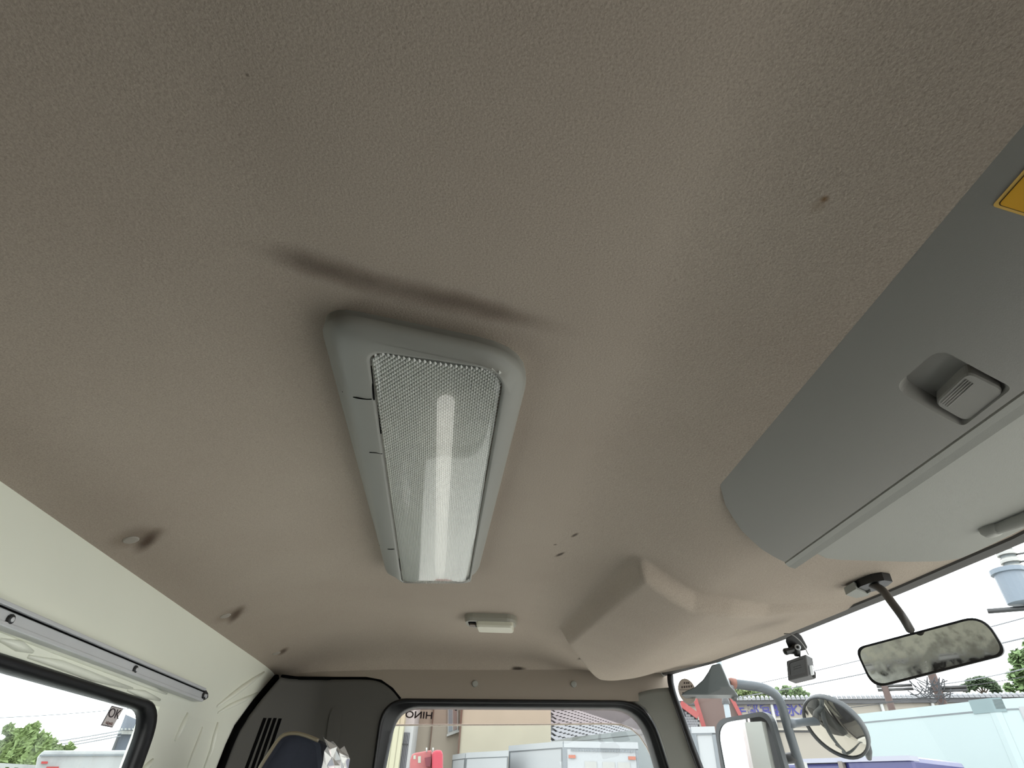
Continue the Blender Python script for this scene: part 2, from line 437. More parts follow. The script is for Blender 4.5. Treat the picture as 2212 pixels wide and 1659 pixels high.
# pressed creases in the paint near the corner
def rib_x(pts, w, h=0.004, name='pressed_rib', x=None):
    x = XR if x is None else x
    P = [at_x(a, b, x) for a, b in pts]
    tube(name, P, [w * (0.35 + 0.65 * math.sin(math.pi * i / (len(P) - 1))) for i in range(len(P))], M_paint, wall_rear, n=8)
rib_x(polyline([(p[0], p[1], 0) for p in ((570, 1452), (520, 1487), (470, 1525))], 6) and [(570, 1452), (545, 1469), (520, 1487), (495, 1506), (468, 1526)], 0.007)
rib_x([(555, 1497), (525, 1512), (495, 1526), (470, 1540)], 0.006)
rib_x([(405, 1540), (396, 1560), (387, 1580), (377, 1600)], 0.007)
rib_x([(437, 1570), (427, 1600), (415, 1630), (404, 1659)], 0.005)
rib_x([(470, 1560), (462, 1590), (455, 1620), (440, 1659)], 0.007)
rib_x([(330, 1640), (322, 1650), (312, 1659), (300, 1672)], 0.006)
rib_x([(0, 1362), (60, 1383), (120, 1405), (230, 1447), (330, 1487), (360, 1499)], 0.004)
for q in ([(0, 1382), (40, 1395), (70, 1408)], [(60, 1418), (130, 1436), (200, 1462), (285, 1488)], [(275, 1490), (310, 1500), (345, 1512)]):
    rib_x(q, 0.006)

# aluminium rail on the rear wall
XA = XR + 0.006
rt0, rb0 = at_x(0, 1312, XA + 0.012), at_x(0, 1352, XA + 0.012)
rE = at_x(440, 1500, XA + 0.012)
zt, zb = at_x(200, 1382, XA + 0.012).z, at_x(200, 1419, XA + 0.012).z
rail = thing('curtain_rail', (XA, YM, zb), 'aluminium curtain rail screwed along painted rear wall above window', 'rail')
y_e = rE.y; y_s = -0.30
box('channel', (XA - 0.006, y_s, zb), (XA + 0.012, y_e, zt - 0.006), M_alu, rail, bev=0.001)
box('groove', (XA + 0.0121, y_s, zt - 0.0062), (XA + 0.0125, y_e, zt - 0.0045), M_gapblack, rail)
box('top_lip', (XA - 0.006, y_s, zt - 0.0045), (XA + 0.018, y_e - 0.01, zt), M_alu, rail, bev=0.001)
box('bottom_lip', (XA - 0.006, y_s, zb - 0.004), (XA + 0.015, y_e, zb + 0.001), M_alu, rail, bev=0.001)
for px, py in ((21, 1338), (291, 1446), (439, 1502)):
    c = at_x(px, py, XA + 0.0125)
    s = disc('screw', c, (1, 0, 0), 0.0055, 0.003, M_black, rail, n=12)
    disc('screw_head', c + Vector((0.003, 0, 0)), (1, 0, 0), 0.0028, 0.001, M_alu, s, n=10)
zc_ = (zt + zb) / 2 - 0.002
prism('end_cap', [Vector((XA - 0.002, y_e, zb - 0.003)), Vector((XA - 0.002, y_e + 0.02, zc_ - 0.004)), Vector((XA - 0.002, y_e + 0.026, zc_)), Vector((XA - 0.002, y_e + 0.02, zc_ + 0.006)), Vector((XA - 0.002, y_e, zt))], (0.014, 0, 0), M_black, rail)
disc('screw', (XA + 0.012, y_e + 0.013, zc_), (1, 0, 0), 0.004, 0.002, M_alu, rail, n=10)

# passenger-side wall (header panel above the door window)
def py_(px, py, y=1.74): return at_y(px, py, y)
WL = [(868, 1510), (835, 1533), (816, 1572), (804, 1657)]
o_tl, o_tr = py_(826, 1508), py_(1400, 1513)
o_l2, o_r2 = py_(804, 1657), py_(1444, 1657)
def down(a, b, z): return a + (b - a) * ((z - a.z) / (b.z - a.z))
ZB = -0.38
o_bl, o_br = down(py_(816, 1572), o_l2, ZB), down(py_(1418, 1575), o_r2, ZB)
i_tl, i_tr = py_(846, 1527), py_(1386, 1530)
i_bl, i_br = down(py_(847, 1572), py_(830, 1657), ZB + 0.02), down(py_(1398, 1592), py_(1418, 1657), ZB + 0.02)
o_tl = Vector((down(py_(816, 1572), o_l2, o_tl.z).x, o_tl.y, o_tl.z))
i_tl = Vector((down(py_(847, 1572), py_(830, 1657), i_tl.z).x, i_tl.y, i_tl.z))
def setY(L, y): return [Vector((p.x, y, p.z)) for p in L]
wall_far = box('wall_far', (XR, 1.745, -1.2), (0.75, 1.80, ZB), M_lower, kind='structure', label='passenger side wall and door of the cab')
hp0, hp1 = down(o_tl, o_tr, 0) if False else o_tl, o_tr
xhp = at_y(1447, 1470, 1.737).x
sl_ = (o_tr.z - o_tl.z) / (o_tr.x - o_tl.x)
prism('header_panel', [Vector((XR, 1.737, o_tl.z + sl_ * (XR - o_tl.x) - 0.003)), Vector((xhp, 1.737, o_tl.z + sl_ * (xhp - o_tl.x) - 0.003)), Vector((xhp, 1.737, 0.40)), Vector((XR, 1.737, 0.40))], (0, 0.04, 0), M_header, wall_far)
box('pillar', (XR, 1.745, ZB), (o_bl.x + 0.01, 1.80, o_tl.z), M_trimdark, wall_far)
prism('pillar', [Vector((o_br.x - 0.02, 1.75, ZB)), Vector((0.75, 1.75, ZB)), Vector((0.60, 1.75, o_tl.z)), Vector((o_tr.x - 0.01, 1.75, o_tl.z))], (0, 0.05, 0), M_trimlight, wall_far)
for px, py in ((1026, 1477), (1239, 1478)):
    disc('clip', at_y(px, py, 1.7375), (0, -1, 0), 0.0085, 0.005, M_trimlight, wall_far, label='round plastic trim clip')
win2 = thing('window_2', ((o_bl.x + o_br.x) / 2, 1.75, ZB), 'passenger door window with black rubber seal', None, kind='structure')
def ring(tl, tr, br, bl, y, grow, r):
    c = (tl + tr + br + bl) / 4
    P = [tl, tr, br, bl]; sg = [(-1, 1), (1, 1), (1, -1), (-1, -1)]
    return rpoly([Vector((p.x + s[0] * grow, y, p.z + s[1] * grow)) for p, s in zip(P, sg)], r, 8)
RA, RB = [0.065, 0.085, 0.05, 0.05], [0.06, 0.08, 0.05, 0.05]
loft('seal', [ring(o_tl, o_tr, o_br, o_bl, 1.79, 0.03, RA), ring(o_tl, o_tr, o_br, o_bl, 1.785, 0, RA), ring(o_tl, o_tr, o_br, o_bl, 1.738, 0, RA), ring(o_tl, o_tr, o_br, o_bl, 1.728, -0.004, RA),
              ring(o_tl, o_tr, o_br, o_bl, 1.726, -0.007, RA), ring(o_tl, o_tr, o_br, o_bl, 1.736, -0.010, RA),
              ring(o_tl, o_tr, o_br, o_bl, 1.738, -0.012, RA),
              ring(i_tl, i_tr, i_br, i_bl, 1.742, 0.003, RB), ring(i_tl, i_tr, i_br, i_bl, 1.748, 0, RB), ring(i_tl, i_tr, i_br, i_bl, 1.79, 0, RB)],
     M_rubber, win2, cap0=False, cap1=False, smooth=True)
prism('pane', ring(i_tl, i_tr, i_br, i_bl, 1.768, 0.004, RB), (0, 0.004, 0), M_glass, win2)

# trim panel behind the passenger seat (dark) and by the windshield (pale)
def ysurf(x):
    if x > -0.38: return 1.733
    t = min(1.0, (-0.38 - x) / 0.128); return 1.733 - 0.235 * (1 - math.sqrt(max(0.0, 1 - t * t)))
def on_pillar(px, py):
    d = ray(px, py); lo, hi = 1.3 / d.y, 1.74 / d.y
    for _ in range(50):
        k = (lo + hi) / 2; p = d * k
        if p.y < ysurf(max(-0.508, p.x)): lo = k
        else: hi = k
    p = d * lo
    return p
BT = [(608, 1463), (640, 1467), (720, 1468), (790, 1468), (822, 1474), (846, 1491), (864, 1513)]
BL = [(608, 1463), (560, 1521), (522, 1575), (505, 1612), (487, 1659), (440, 1790), (415, 1870)]
BR = [(864, 1513), (838, 1530), (820, 1568), (807, 1657), (795, 1760), (785, 1870)]
BB = [(415, 1870), (785, 1870)]
trim1 = coons('trim_1', BT, BB, BL, BR, 40, 40, on_pillar, M_trimdark, kind='structure', label='dark grey plastic trim panel behind passenger seat')
face_cam(trim1); T1 = tree_of(trim1); solid(trim1, 0.004, -1)
GAP = [(602, 1458), (552, 1517), (512, 1573), (494, 1612), (476, 1659), (428, 1790)]
tube('gap_seal', [at_x(a, b, XR + 0.006) for a, b in GAP], 0.009, M_gapblack, trim1, n=8)
tube('gap_seal', [on_pillar(a, b - 3) + Vector((0, 0.004, 0)) for a, b in BT], 0.004, M_gapblack, trim1, n=8)
for (a, b) in (((572, 1551), (528, 1670)), ((583, 1551), (541, 1670)), ((594, 1551), (553, 1670)), ((605, 1552), (566, 1670))):
    q = []
    for k in range(7):
        t = k / 6; q.append((lerp(a[0], b[0], t), lerp(a[1], b[1], t)))
    w = 3.6
    L1 = [hit(T1, x - w, y)[0] for x, y in q]; L2 = [hit(T1, x + w, y)[0] for x, y in q]
    nn = hit(T1, *q[3])[1]
    P = L1 + L2[::-1]
    v = [p + nn * 0.0008 for p in P]; n_ = len(L1)
    mk('vent_slot', v, [[i, i + 1, 2 * n_ - 2 - i, 2 * n_ - 1 - i] for i in range(n_ - 1)], M_gapblack, trim1)
bo = [hit(T1, x, y) for x, y in ((699, 1659 + 20), (705, 1600), (711, 1552), (718, 1533), (728, 1529), (738, 1534), (738, 1552), (733, 1600), (725, 1659 + 20))]
bq = spline([p for p, n in bo], 3)
b_n = bo[4][1]
loft('boss', [[p for p in bq], [p + b_n * 0.003 for p in bq]], M_trimdark, trim1, cap0=False)

def on_apil(px, py): return at_pl(px, py, (0.49, 1.735, 0), (0.08, 0.11, 0))
trim2 = coons('trim_2', [(1358, 1514), (1378, 1498), (1408, 1489), (1444, 1485)], [(1500, 1850), (1575, 1850)],
              [(1358, 1514), (1392, 1531), (1420, 1575), (1446, 1657), (1500, 1850)], [(1444, 1485), (1457, 1513), (1482, 1582), (1509, 1659), (1575, 1850)],
              16, 30, on_apil, M_trimlight, kind='structure', label='pale grey windshield pillar trim beside passenger door window')
face_cam(trim2); solid(trim2, 0.006, -1)

# front: header strip, windshield, seal
def wsx(y, z):  # windshield surface
    return xh(y) + 0.012 + (ZH - z) * 0.19
win3 = thing('window_3', (0.75, YM, -0.6), 'front windshield with dark header seal', None, kind='structure')
ys = [lerp(YD + 0.08, 1.668, k / 60) for k in range(61)]
v, f = [], []
for y in ys:
    for k in range(9):
        z = lerp(ZH + 0.02, -0.62, k / 8); v.append((wsx(y, z), y, z))
for i in range(60):
    for k in range(8): f.append([i * 9 + k, i * 9 + k + 1, (i + 1) * 9 + k + 1, (i + 1) * 9 + k])
ws = mk('pane', v, f, M_glass, win3, smooth=True)
hdr = []
for y in [lerp(YD, 1.69, k / 80) for k in range(81)]:
    x = xh(y)
    hdr.append([Vector((x - 0.003, y, ZH + 0.004)), Vector((x + 0.001, y, ZH - 0.003)), Vector((x + 0.016, y, ZH - 0.006)), Vector((x + 0.02, y, ZH - 0.002)), Vector((x + 0.02, y, ZH + 0.03)), Vector((x - 0.003, y, ZH + 0.03))])
M_hdr = mat('header_seal_grey', (66, 62, 58), 0.6)
loft('header_seal', hdr, M_hdr, win3)
pil = [(1447, 1458), (1448, 1475), (1455, 1503), (1470, 1545), (1489, 1600), (1511, 1659), (1592, 1870)]
tube('side_seal', spline([on_apil(a, b) + Vector((0.0, -0.004, 0)) for a, b in pil], 4), 0.0085, M_rubber, win3, n=10)
# driver side wall, roof skin, dashboard, floor
wall_near = box('wall_near', (XR, YD - 0.05, -1.2), (0.75, YD, -0.38), M_trimdark, kind='structure', label='driver side wall and door of the cab')
box('header_panel', (XR, YD - 0.05, 0.20), (0.62, YD, 0.40), M_header, wall_near)
box('pillar', (XR, YD - 0.05, -0.38), (-0.22, YD, 0.20), M_trimdark, wall_near)
prism('pillar', [Vector((0.5, YD, -0.38)), Vector((0.75, YD, -0.38)), Vector((0.60, YD, 0.2)), Vector((0.46, YD, 0.2))], (0, -0.05, 0), M_trimdark, wall_near)
win4 = thing('window_4', (0.1, YD, -0.38), 'driver door window', None, kind='structure')
box('pane', (-0.23, YD - 0.03, -0.39), (0.52, YD - 0.026, 0.21), M_glass, win4)
cur = []  # curtain added out of view to keep driver-side light off the headliner
for k in range(81):
    x = lerp(-0.26, 0.55, k / 80); y = YD + 0.03 + 0.012 * math.sin(k * 0.95)
    cur.append([Vector((x, y, 0.215)), Vector((x, y, -0.42)), Vector((x, y + 0.003, -0.42)), Vector((x, y + 0.003, 0.215))])
loft('added_side_curtain', cur, mat('added_curtain_grey', (52, 50, 50), 0.9), None, label='dark grey pleated curtain added unseen over the driver door window to block light', cat='curtain')
rcur = []  # second added curtain, also unseen, dims the headliner near the camera
for k in range(81):
    y = lerp(-0.30, 0.47, k / 80); x = XR + 0.045 + 0.012 * math.sin(k * 0.95)
    rcur.append([Vector((x, y, zb)), Vector((x, y, -0.42)), Vector((x + 0.003, y, -0.42)), Vector((x + 0.003, y, zb))])
loft('added_rear_curtain', rcur, mat('added_curtain_grey', (52, 50, 50), 0.9), None, label='dark grey pleated curtain added unseen behind the driver to darken the headliner', cat='curtain')
roof = thing('roof', (0, YM, 0.4), 'white painted outer cab roof and front', None, kind='structure')
box('roof_skin', (XR - 0.03, YD - 0.06, 0.405), (0.56, YW + 0.06, 0.43), M_white, roof, bev=0.01)
fr = []
for y in [lerp(YD - 0.05, 1.80, k / 24) for k in range(25)]:
    x = xh(min(y, 1.74))
    fr.append([Vector((x - 0.06, y, 0.43)), Vector((x + 0.022, y, ZH - 0.001)), Vector((x + 0.022, y, ZH + 0.035)), Vector((x - 0.03, y, 0.44))])
loft('roof_brow', fr, M_white, roof)
fp = []
for y in [lerp(YD - 0.05, 1.80, k / 24) for k in range(25)]:
    x = xh(min(y, 1.74)) + 0.19
    fp.append([Vector((x, y, -0.60)), Vector((x + 0.03, y, -0.62)), Vector((x + 0.08, y, -1.9)), Vector((x, y, -1.9))])
loft('front_panel', fp, M_white, roof)
box('door_skin', (XR, 1.80, -1.5), (0.70, 1.82, ZB), M_white, roof, bev=0.004)
box('door_skin', (XR, 1.80, ZB), (o_bl.x, 1.82, 0.40), M_white, roof)
box('door_skin', (o_bl.x, 1.80, o_tl.z + 0.02), (0.56, 1.82, 0.40), M_white, roof)
prism('door_skin', [Vector((o_br.x, 1.80, ZB)), Vector((0.74, 1.80, ZB)), Vector((0.57, 1.80, o_tl.z + 0.02)), Vector((o_tr.x + 0.01, 1.80, o_tl.z + 0.02))], (0, 0.02, 0), M_white, roof)
box('rear_skin', (XR - 0.04, YD - 0.05, -1.5), (XR - 0.032, YW + 0.05, -0.37), M_white, roof)
M_floor = mat('cab_floor_rubber', (62, 60, 58), 0.8)
floor = box('floor', (XR, YD, -1.25), (0.95, YW, -1.2), M_floor, kind='structure', label='grey rubber cab floor')
M_dash = mat('dashboard_grey', (118, 116, 112), 0.7, bump=0.2, bscale=600)
db = []  # dashboard out of view, added for the light it bounces upward
for y in [lerp(YD + 0.01, 1.72, k / 30) for k in range(31)]:
    x = xh(min(y, 1.66))
    db.append([Vector((x + 0.15, y, -0.60)), Vector((x - 0.1, y, -0.57)), Vector((x - 0.25, y, -0.60)), Vector((x - 0.30, y, -0.68)), Vector((x - 0.25, y, -1.15)), Vector((x + 0.15, y, -1.15))])
loft('dashboard', db, M_dash, None, label='grey plastic dashboard under the windshield, unseen, added for bounce light', cat='dashboard')

# =================================================================== CEILING LAMP
lampc = at_z(920, 950, HC)
lamp = thing('ceiling_lamp', (lampc.x, lampc.y, HC), 'long grey ceiling lamp with prismatic clear lens and one tube', 'lamp')
ZF = 0.322
def bil(c, u, v):
    a = c[0] * (1 - u) + c[1] * u; b = c[3] * (1 - u) + c[2] * u; return a * (1 - v) + b * v
def lz(q, z): return at_z(q[0], q[1], z)
# outline corners: near-left, near-right, far-right, far-left
base = [lz((690, 655), HC), lz((1152, 752), HC), lz((1030, 1242), HC - 0.012), lz((833, 1232), HC - 0.012)]
face = [lz((703, 690), ZF + 0.006), lz((1143, 783), ZF + 0.006), lz((1026, 1250), ZF + 0.006), lz((838, 1250), ZF + 0.006)]
for L in (base, face):
    ax = (L[3] - L[0])
lens = [lz((797, 757), ZF), lz((1090, 800), ZF), lz((1012, 1257), ZF), lz((869, 1257), ZF)]
def flat(L, z): return [Vector((p.x, p.y, z)) for p in L]
def grow(L, g):
    c = sum(L, Vector()) / 4; out = []
    for i, p in enumerate(L):
        e1 = (p - L[i - 1]).normalized(); e2 = (p - L[(i + 1) % 4]).normalized(); out.append(p + (e1 + e2) * g)
    return out
RO = [0.035, 0.055, 0.05, 0.05]; RI = [0.020, 0.034, 0.02, 0.02]
b0 = flat(base, HC + 0.006); f0 = flat(face, ZF + 0.006)
rings = [rpoly(b0, RO), rpoly(flat(base, HC - 0.010), RO), rpoly(flat(grow(f0, 0.004), ZF + 0.014), RO), rpoly(f0, RO), rpoly(flat(grow(f0, -0.010), ZF), RO),
         rpoly(flat(grow(lens, 0.004), ZF - 0.0015), RI), rpoly(flat(grow(lens, 0.001), ZF - 0.001), RI), rpoly(flat(grow(lens, 0.001), ZF + 0.012), RI)]
frame = loft('frame', rings, M_lampframe, lamp, cap0=False, cap1=False, smooth=True)
M_refl = mat('lamp_reflector', (150, 150, 144), 0.5)
mk('reflector', rpoly(flat(grow(lens, -0.001), HC - 0.002), RI), [list(range(28))], M_refl, lamp)
ta, tb = bil(lens, 0.56, 0.13), bil(lens, 0.56, 0.97)
M_tube = mat('fluorescent_tube_white', (246, 244, 236), 0.35)
M_tube.node_tree.nodes['Principled BSDF'].inputs['Emission Color'].default_value = (1.0, 0.97, 0.9, 1)
M_tube.node_tree.nodes['Principled BSDF'].inputs['Emission Strength'].default_value = 0.55
tube('tube', [Vector((ta.x, ta.y, HC - 0.014)), Vector((tb.x, tb.y, HC - 0.014))], 0.0095, M_tube, lamp, n=16)
# the lens: flat rim sheet and real diamond prisms
def lens_material(name, alpha, rough, white=235):
    m = bpy.data.materials.new(name); m.use_nodes = True
    p = m.node_tree.nodes['Principled BSDF']
    p.inputs['Base Color'].default_value = lin((white, white, white - 6)) + (1,)
    p.inputs['Roughness'].default_value = rough; p.inputs['Alpha'].default_value = alpha
    p.inputs['Specular IOR Level'].default_value = 0.9
    return m
M_lens = lens_material('prismatic_lens', 0.58, 0.26, 224)
M_lens.node_tree.nodes['Principled BSDF'].inputs['Metallic'].default_value = 0.25
M_lensrim = glass_mat('clear_lens_cover', (0.93, 0.94, 0.93), 1.0, rough=0.03)
dn = lambda u: -0.003 * (1 - (2 * u - 1) ** 2)
NA, NB = 26, 112
pv, pf = [], []
def lp(u, v, dz): 
    q = bil(lens, u, v); return Vector((q.x, q.y, ZF + 0.0015 + dn(u) + dz))
cu_, cv_ = 1.0 / NA, 1.0 / NB
def inside(u, v):
    # rounded corner test in (u, v)
    wu, wv = 0.13, 0.03
    a = max(0, wu - u, u - (1 - wu)) / wu; b = max(0, wv - v, v - (1 - wv)) / wv
    return a * a + b * b < 1.0
for a in range(2):
    for i in range(NA if a == 0 else NA - 1):
        for j in range(NB if a == 0 else NB - 1):
            uc = (i + 0.5 + 0.5 * a) * cu_; vc = (j + 0.5 + 0.5 * a) * cv_
            if not inside(uc, vc): continue
            k = len(pv)
            pv += [lp(uc - cu_ / 2, vc, 0), lp(uc, vc - cv_ / 2, 0), lp(uc + cu_ / 2, vc, 0), lp(uc, vc + cv_ / 2, 0), lp(uc, vc, -0.0026)]
            pf += [(k, k + 1, k + 4), (k + 1, k + 2, k + 4), (k + 2, k + 3, k + 4), (k + 3, k, k + 4)]
lensob = mk('lens', pv, pf, M_lens, lamp, label='clear prismatic lens with diamond pattern', kind='stuff')
cov = [rpoly(flat(grow(lens, -g), ZF - dz), [max(0.004, r - g) for r in RI]) for g, dz in ((0.001, 0.0010), (0.004, 0.0030), (0.010, 0.0046), (0.020, 0.0060), (0.032, 0.0067), (0.046, 0.0070))]
loft('lens_cover', cov, M_lensrim, lamp, cap0=False, smooth=True)
TF = tree_of(frame)
def seam(pts, r=0.0007):
    q = [hit(TF, *p) for p in pts]; q = [a for a in q if a[0] is not None]
    tube('seam', spline([p for p, n in q], 4), r, M_gapblack, lamp, n=6)
seam([(726, 832), (740, 846), (765, 858), (790, 862), (803, 862)])
seam([(798, 977), (812, 978), (826, 980)])
seam([(806, 1166), (820, 1178), (838, 1186), (852, 1186)])
seam([(1058, 1095), (1064, 1118), (1072, 1128)])
seam([(801, 790), (806, 840), (808, 863)], 0.0009)
seam([(816, 870), (819, 905), (822, 934)], 0.0022)
seam([(862, 1206), (864, 1222), (866, 1232)], 0.002)

# dome light by the passenger door
DL, DR_ = hit(TC, 1008, 1341)[0], hit(TC, 1116, 1344)[0]
dc = hit(TC, 1061, 1334)[0]
dome = thing('dome_light', dc, 'small oblong white dome light near the passenger door header', 'lamp')
ex = (DR_ - DL); wd = ex.length; ex.normalize(); ez = Vector((0, 0, -1)); ey = Vector((-ex.y, ex.x, 0))
def dr(w, d, z, r=0.02): return rpoly([dc + ex * a * w / 2 + ey * b * d / 2 + ez * z for a, b in ((-1, -1), (1, -1), (1, 1), (-1, 1))], r, 6)
D = 0.075
loft('base', [dr(wd, D, -0.004, 0.03), dr(wd, D, 0.010, 0.03), dr(wd * 0.96, D * 0.94, 0.016, 0.028)], mat('dome_base_grey', (150, 146, 134), 0.5), dome, smooth=False)
o2 = ex * (wd * 0.09)
def dr2(w, d, z, r=0.008): return [p + o2 for p in dr(w, d, z, r)]
loft('lens', [dr2(wd * 0.70, D * 0.80, 0.010), dr2(wd * 0.70, D * 0.80, 0.024), dr2(wd * 0.66, D * 0.7, 0.028)], mat('dome_lens_white', (214, 210, 192), 0.35), dome, smooth=False)
o3 = -ex * (wd * 0.35)
loft('switch_recess', [[p + o3 for p in dr(wd * 0.15, D * 0.62, 0.0155, 0.006)], [p + o3 for p in dr(wd * 0.15, D * 0.62, 0.0168, 0.006)]], M_gapblack, dome)
loft('switch', [[p + o3 for p in dr(wd * 0.11, D * 0.25, 0.0165, 0.003)], [p + o3 for p in dr(wd * 0.11, D * 0.25, 0.020, 0.003)]], mat('dome_switch', (120, 104, 92), 0.5), dome)

# =================================================================== OVERHEAD CONSOLE
A2, B2 = Vector((0.2735, 0.319)), Vector((0.4035, 0.262))
def lid_pt(s, t):
    q = A2.lerp(B2, s); nrm = Vector((-(B2 - A2).y, (B2 - A2).x)).normalized()
    q = q - Vector((0.6, 0.8)) * (0.006 * 4 * s * (1 - s))
    ye = interp([0, 0.04, 0.12, 0.25, 0.5, 0.75, 0.9, 1.0], [0.542, 0.566, 0.587, 0.616, 0.652, 0.676, 0.685, 0.689], s)
    return Vector((q.x, lerp(-0.40, ye, t), q.y))
cons = thing('overhead_console', (0.35, 0.15, HC), 'grey overhead storage console hanging from headliner above windshield', 'console')
NS, NT = 36, 90
v = [lid_pt(j / NS, (i / NT)) for j in range(NS + 1) for i in range(NT + 1)]
f = [[j * (NT + 1) + i, j * (NT + 1) + i + 1, (j + 1) * (NT + 1) + i + 1, (j + 1) * (NT + 1) + i] for j in range(NS) for i in range(NT)]
nn = Vector((0.55, 0, 0.83)).normalized()
tlid = mk('lid_tmp', v, f, None); face_cam(tlid); TL = tree_of(tlid)
nv = len(v); back = [p + Vector((0.010, -0.004, 0.016)) for p in v]
f2 = [[a + nv for a in q[::-1]] for q in f]
edge = [i for i in range(NT + 1)] + [(j) * (NT + 1) + NT for j in range(1, NS + 1)] + [NS * (NT + 1) + i for i in range(NT - 1, -1, -1)] + [j * (NT + 1) for j in range(NS - 1, 0, -1)]
fs = [[edge[i], edge[(i + 1) % len(edge)], edge[(i + 1) % len(edge)] + nv, edge[i] + nv] for i in range(len(edge))]
lid = mk('lid', v + back, f + f2 + fs, M_console, cons)
bpy.data.objects.remove(tlid)
# recess for the latch, cut into the lid
def lid_hit(px, py): return hit(TL, px, py)
rc = [lid_hit(*q)[0] for q in ((1930, 836), (2030, 752), (2188, 838), (2080, 922))]
rn = lid_hit(2050, 840)[1]
cut_in = rpoly([p for p in rc], [0.012, 0.012, 0.006, 0.006], 6)
rcc = sum(cut_in, Vector()) / len(cut_in)
cutter = loft('cut', [[p + rn * 0.01 + (p - rcc) * 0.08 for p in cut_in], [p for p in cut_in], [p - rn * 0.011 - (p - rcc) * 0.16 for p in cut_in]], None)
bo_ = lid.modifiers.new('cut', 'BOOLEAN'); bo_.operation = 'DIFFERENCE'; bo_.object = cutter; bo_.solver = 'EXACT'
dg = bpy.context.evaluated_depsgraph_get()
me = bpy.data.meshes.new_from_object(lid.evaluated_get(dg)); lid.modifiers.clear()
lid.data = me; bpy.data.objects.remove(cutter)
for p_ in me.polygons: p_.use_smooth = False
pad = [lid_hit(*q)[0] for q in ((2018, 876), (2092, 806), (2176, 848), (2088, 916))]
pn = rn
pr = rpoly(pad, [0.007, 0.007, 0.009, 0.009], 6)
prc = sum(pr, Vector()) / len(pr)
latch = loft('latch', [[p - pn * 0.012 for p in pr], [p - pn * 0.003 for p in pr], [p - pn * 0.0012 - (p - prc) * 0.05 for p in pr]], M_console, lid)
g4 = [pad[0].lerp(pad[1], 0.12), pad[0].lerp(pad[1], 0.85)]
into = (pad[3] - pad[0]).normalized()
for k in range(4):
    o = into * (0.0035 + 0.0022 * k)
    tube('grip_ridge', [g4[0] + o - pn * 0.0013, g4[1] + o - pn * 0.0013], 0.0008, M_console, latch, n=6)
# box behind the lid, bar below it
barp = [(1697, 1222), (1724, 1226), (1733, 1220)]
b1 = at_z(1697, 1221, 0.264); b2 = at_z(1724, 1226, 0.264)
xb0, xb1 = b1.x, at_z(2212, 888, 0.264).x
prism('trim_bar', [Vector((xb0, b1.y, 0.266)), Vector((xb1 - 0.008, b1.y + 0.006, 0.2645)), Vector((xb1, b2.y, 0.262)), Vector((xb1 + 0.003, b2.y, 0.275)), Vector((xb0, b1.y, 0.276))], (0, -1.05, 0), M_visor, cons)
box('shadow_strip', (xb1 + 0.003, -0.36, 0.268), (xb1 + 0.006, b2.y - 0.02, 0.274), M_gapblack, cons)  # black strip put in as the shadow line between bar and visor
# yellow sticker on the lid
sp0, sn = lid_hit(2143, 444); sp1 = lid_hit(2205, 374)[0]; sp2 = lid_hit(2205, 478)[0]
e1 = (sp1 - sp0).normalized(); e2 = (sp2 - sp0); e2 = (e2 - e1 * e2.dot(e1)).normalized()
def on_lid(a, b, h=0.0006):
    q = sp0 + e1 * a + e2 * b
    p, n, i, d = TL.ray_cast(q + sn * 0.05, -sn)
    return (p if p is not None else q) + sn * h
def patch(name, a0, a1, b0, b1, h, m, parent, r=0.002, **kw):
    P = rpoly([(a0, b0, 0), (a1, b0, 0), (a1, b1, 0), (a0, b1, 0)], r, 4)
    n = len(P); g = []
    for i in range(9): pass
    v = [on_lid(p.x, p.y, h) for p in P]; vb = [on_lid(p.x, p.y, 0.0) for p in P]
    return loft(name, [vb, v], m, parent, cap0=False, **kw)
SW, SH_ = 0.085, 0.046
stk = thing('warning_sticker', sp0, 'yellow warning sticker on the overhead console lid', 'sticker')
patch('backing', 0, SW, 0, SH_, 0.0006, mat('sticker_border', (232, 190, 100), 0.5), stk)
patch('border_line', 0.0018, SW - 0.0018, 0.0018, SH_ - 0.0018, 0.0008, mat('sticker_line', (90, 66, 24), 0.5), stk)
patch('face', 0.0023, SW - 0.0023, 0.0023, SH_ - 0.0023, 0.0010, mat('sticker_yellow', (228, 170, 38), 0.5, var=0.05, vscale=60), stk)
tc_ = on_lid(0.030, 0.026, 0.0013)
sc_p = []
for k in range(25):
    a = 2 * math.pi * k / 24
    sc_p.append(on_lid(0.0262 + 0.0065 * math.cos(a), 0.0255 + 0.0065 * math.sin(a), 0.0011))
tube('lettering', sc_p, 0.0006, mat('sticker_ink', (60, 46, 20), 0.5), stk, n=6)

# sun visor lying under the shelf
ZV = 0.272
vis = thing('sun_visor', at_z(1950, 1120, ZV), 'grey sun visor folded up between overhead console and windshield', 'visor')
vp = [(1760, 1196), (1782, 1207), (1815, 1211), (1880, 1213), (1960, 1215), (2030, 1214), (2075, 1208), (2110, 1193), (2150, 1174), (2240, 1130), (2300, 1090)]
vt = [at_z(a, b, ZV) for a, b in vp]
xs0 = at_z(2212, 905, ZV).x
poly = [Vector((xs0, p.y, ZV)) for p in (vt[0],)] + vt + [Vector((vt[-1].x, -0.2, ZV)), Vector((xs0, -0.2, ZV))]
poly = [at_z(1760, 1196, ZV)] + vt[1:] + [Vector((vt[-1].x, -0.2, ZV)), Vector((at_z(1760, 1196, ZV).x, -0.2, ZV))]
vb_ = prism('panel', poly, (0, 0, 0.010), M_visor, vis); bevel(vb_, 0.003, 3, 30)
pc = at_z(2143, 1147, ZV - 0.004)
pw = at_z(2160, 1140, ZV - 0.004) 
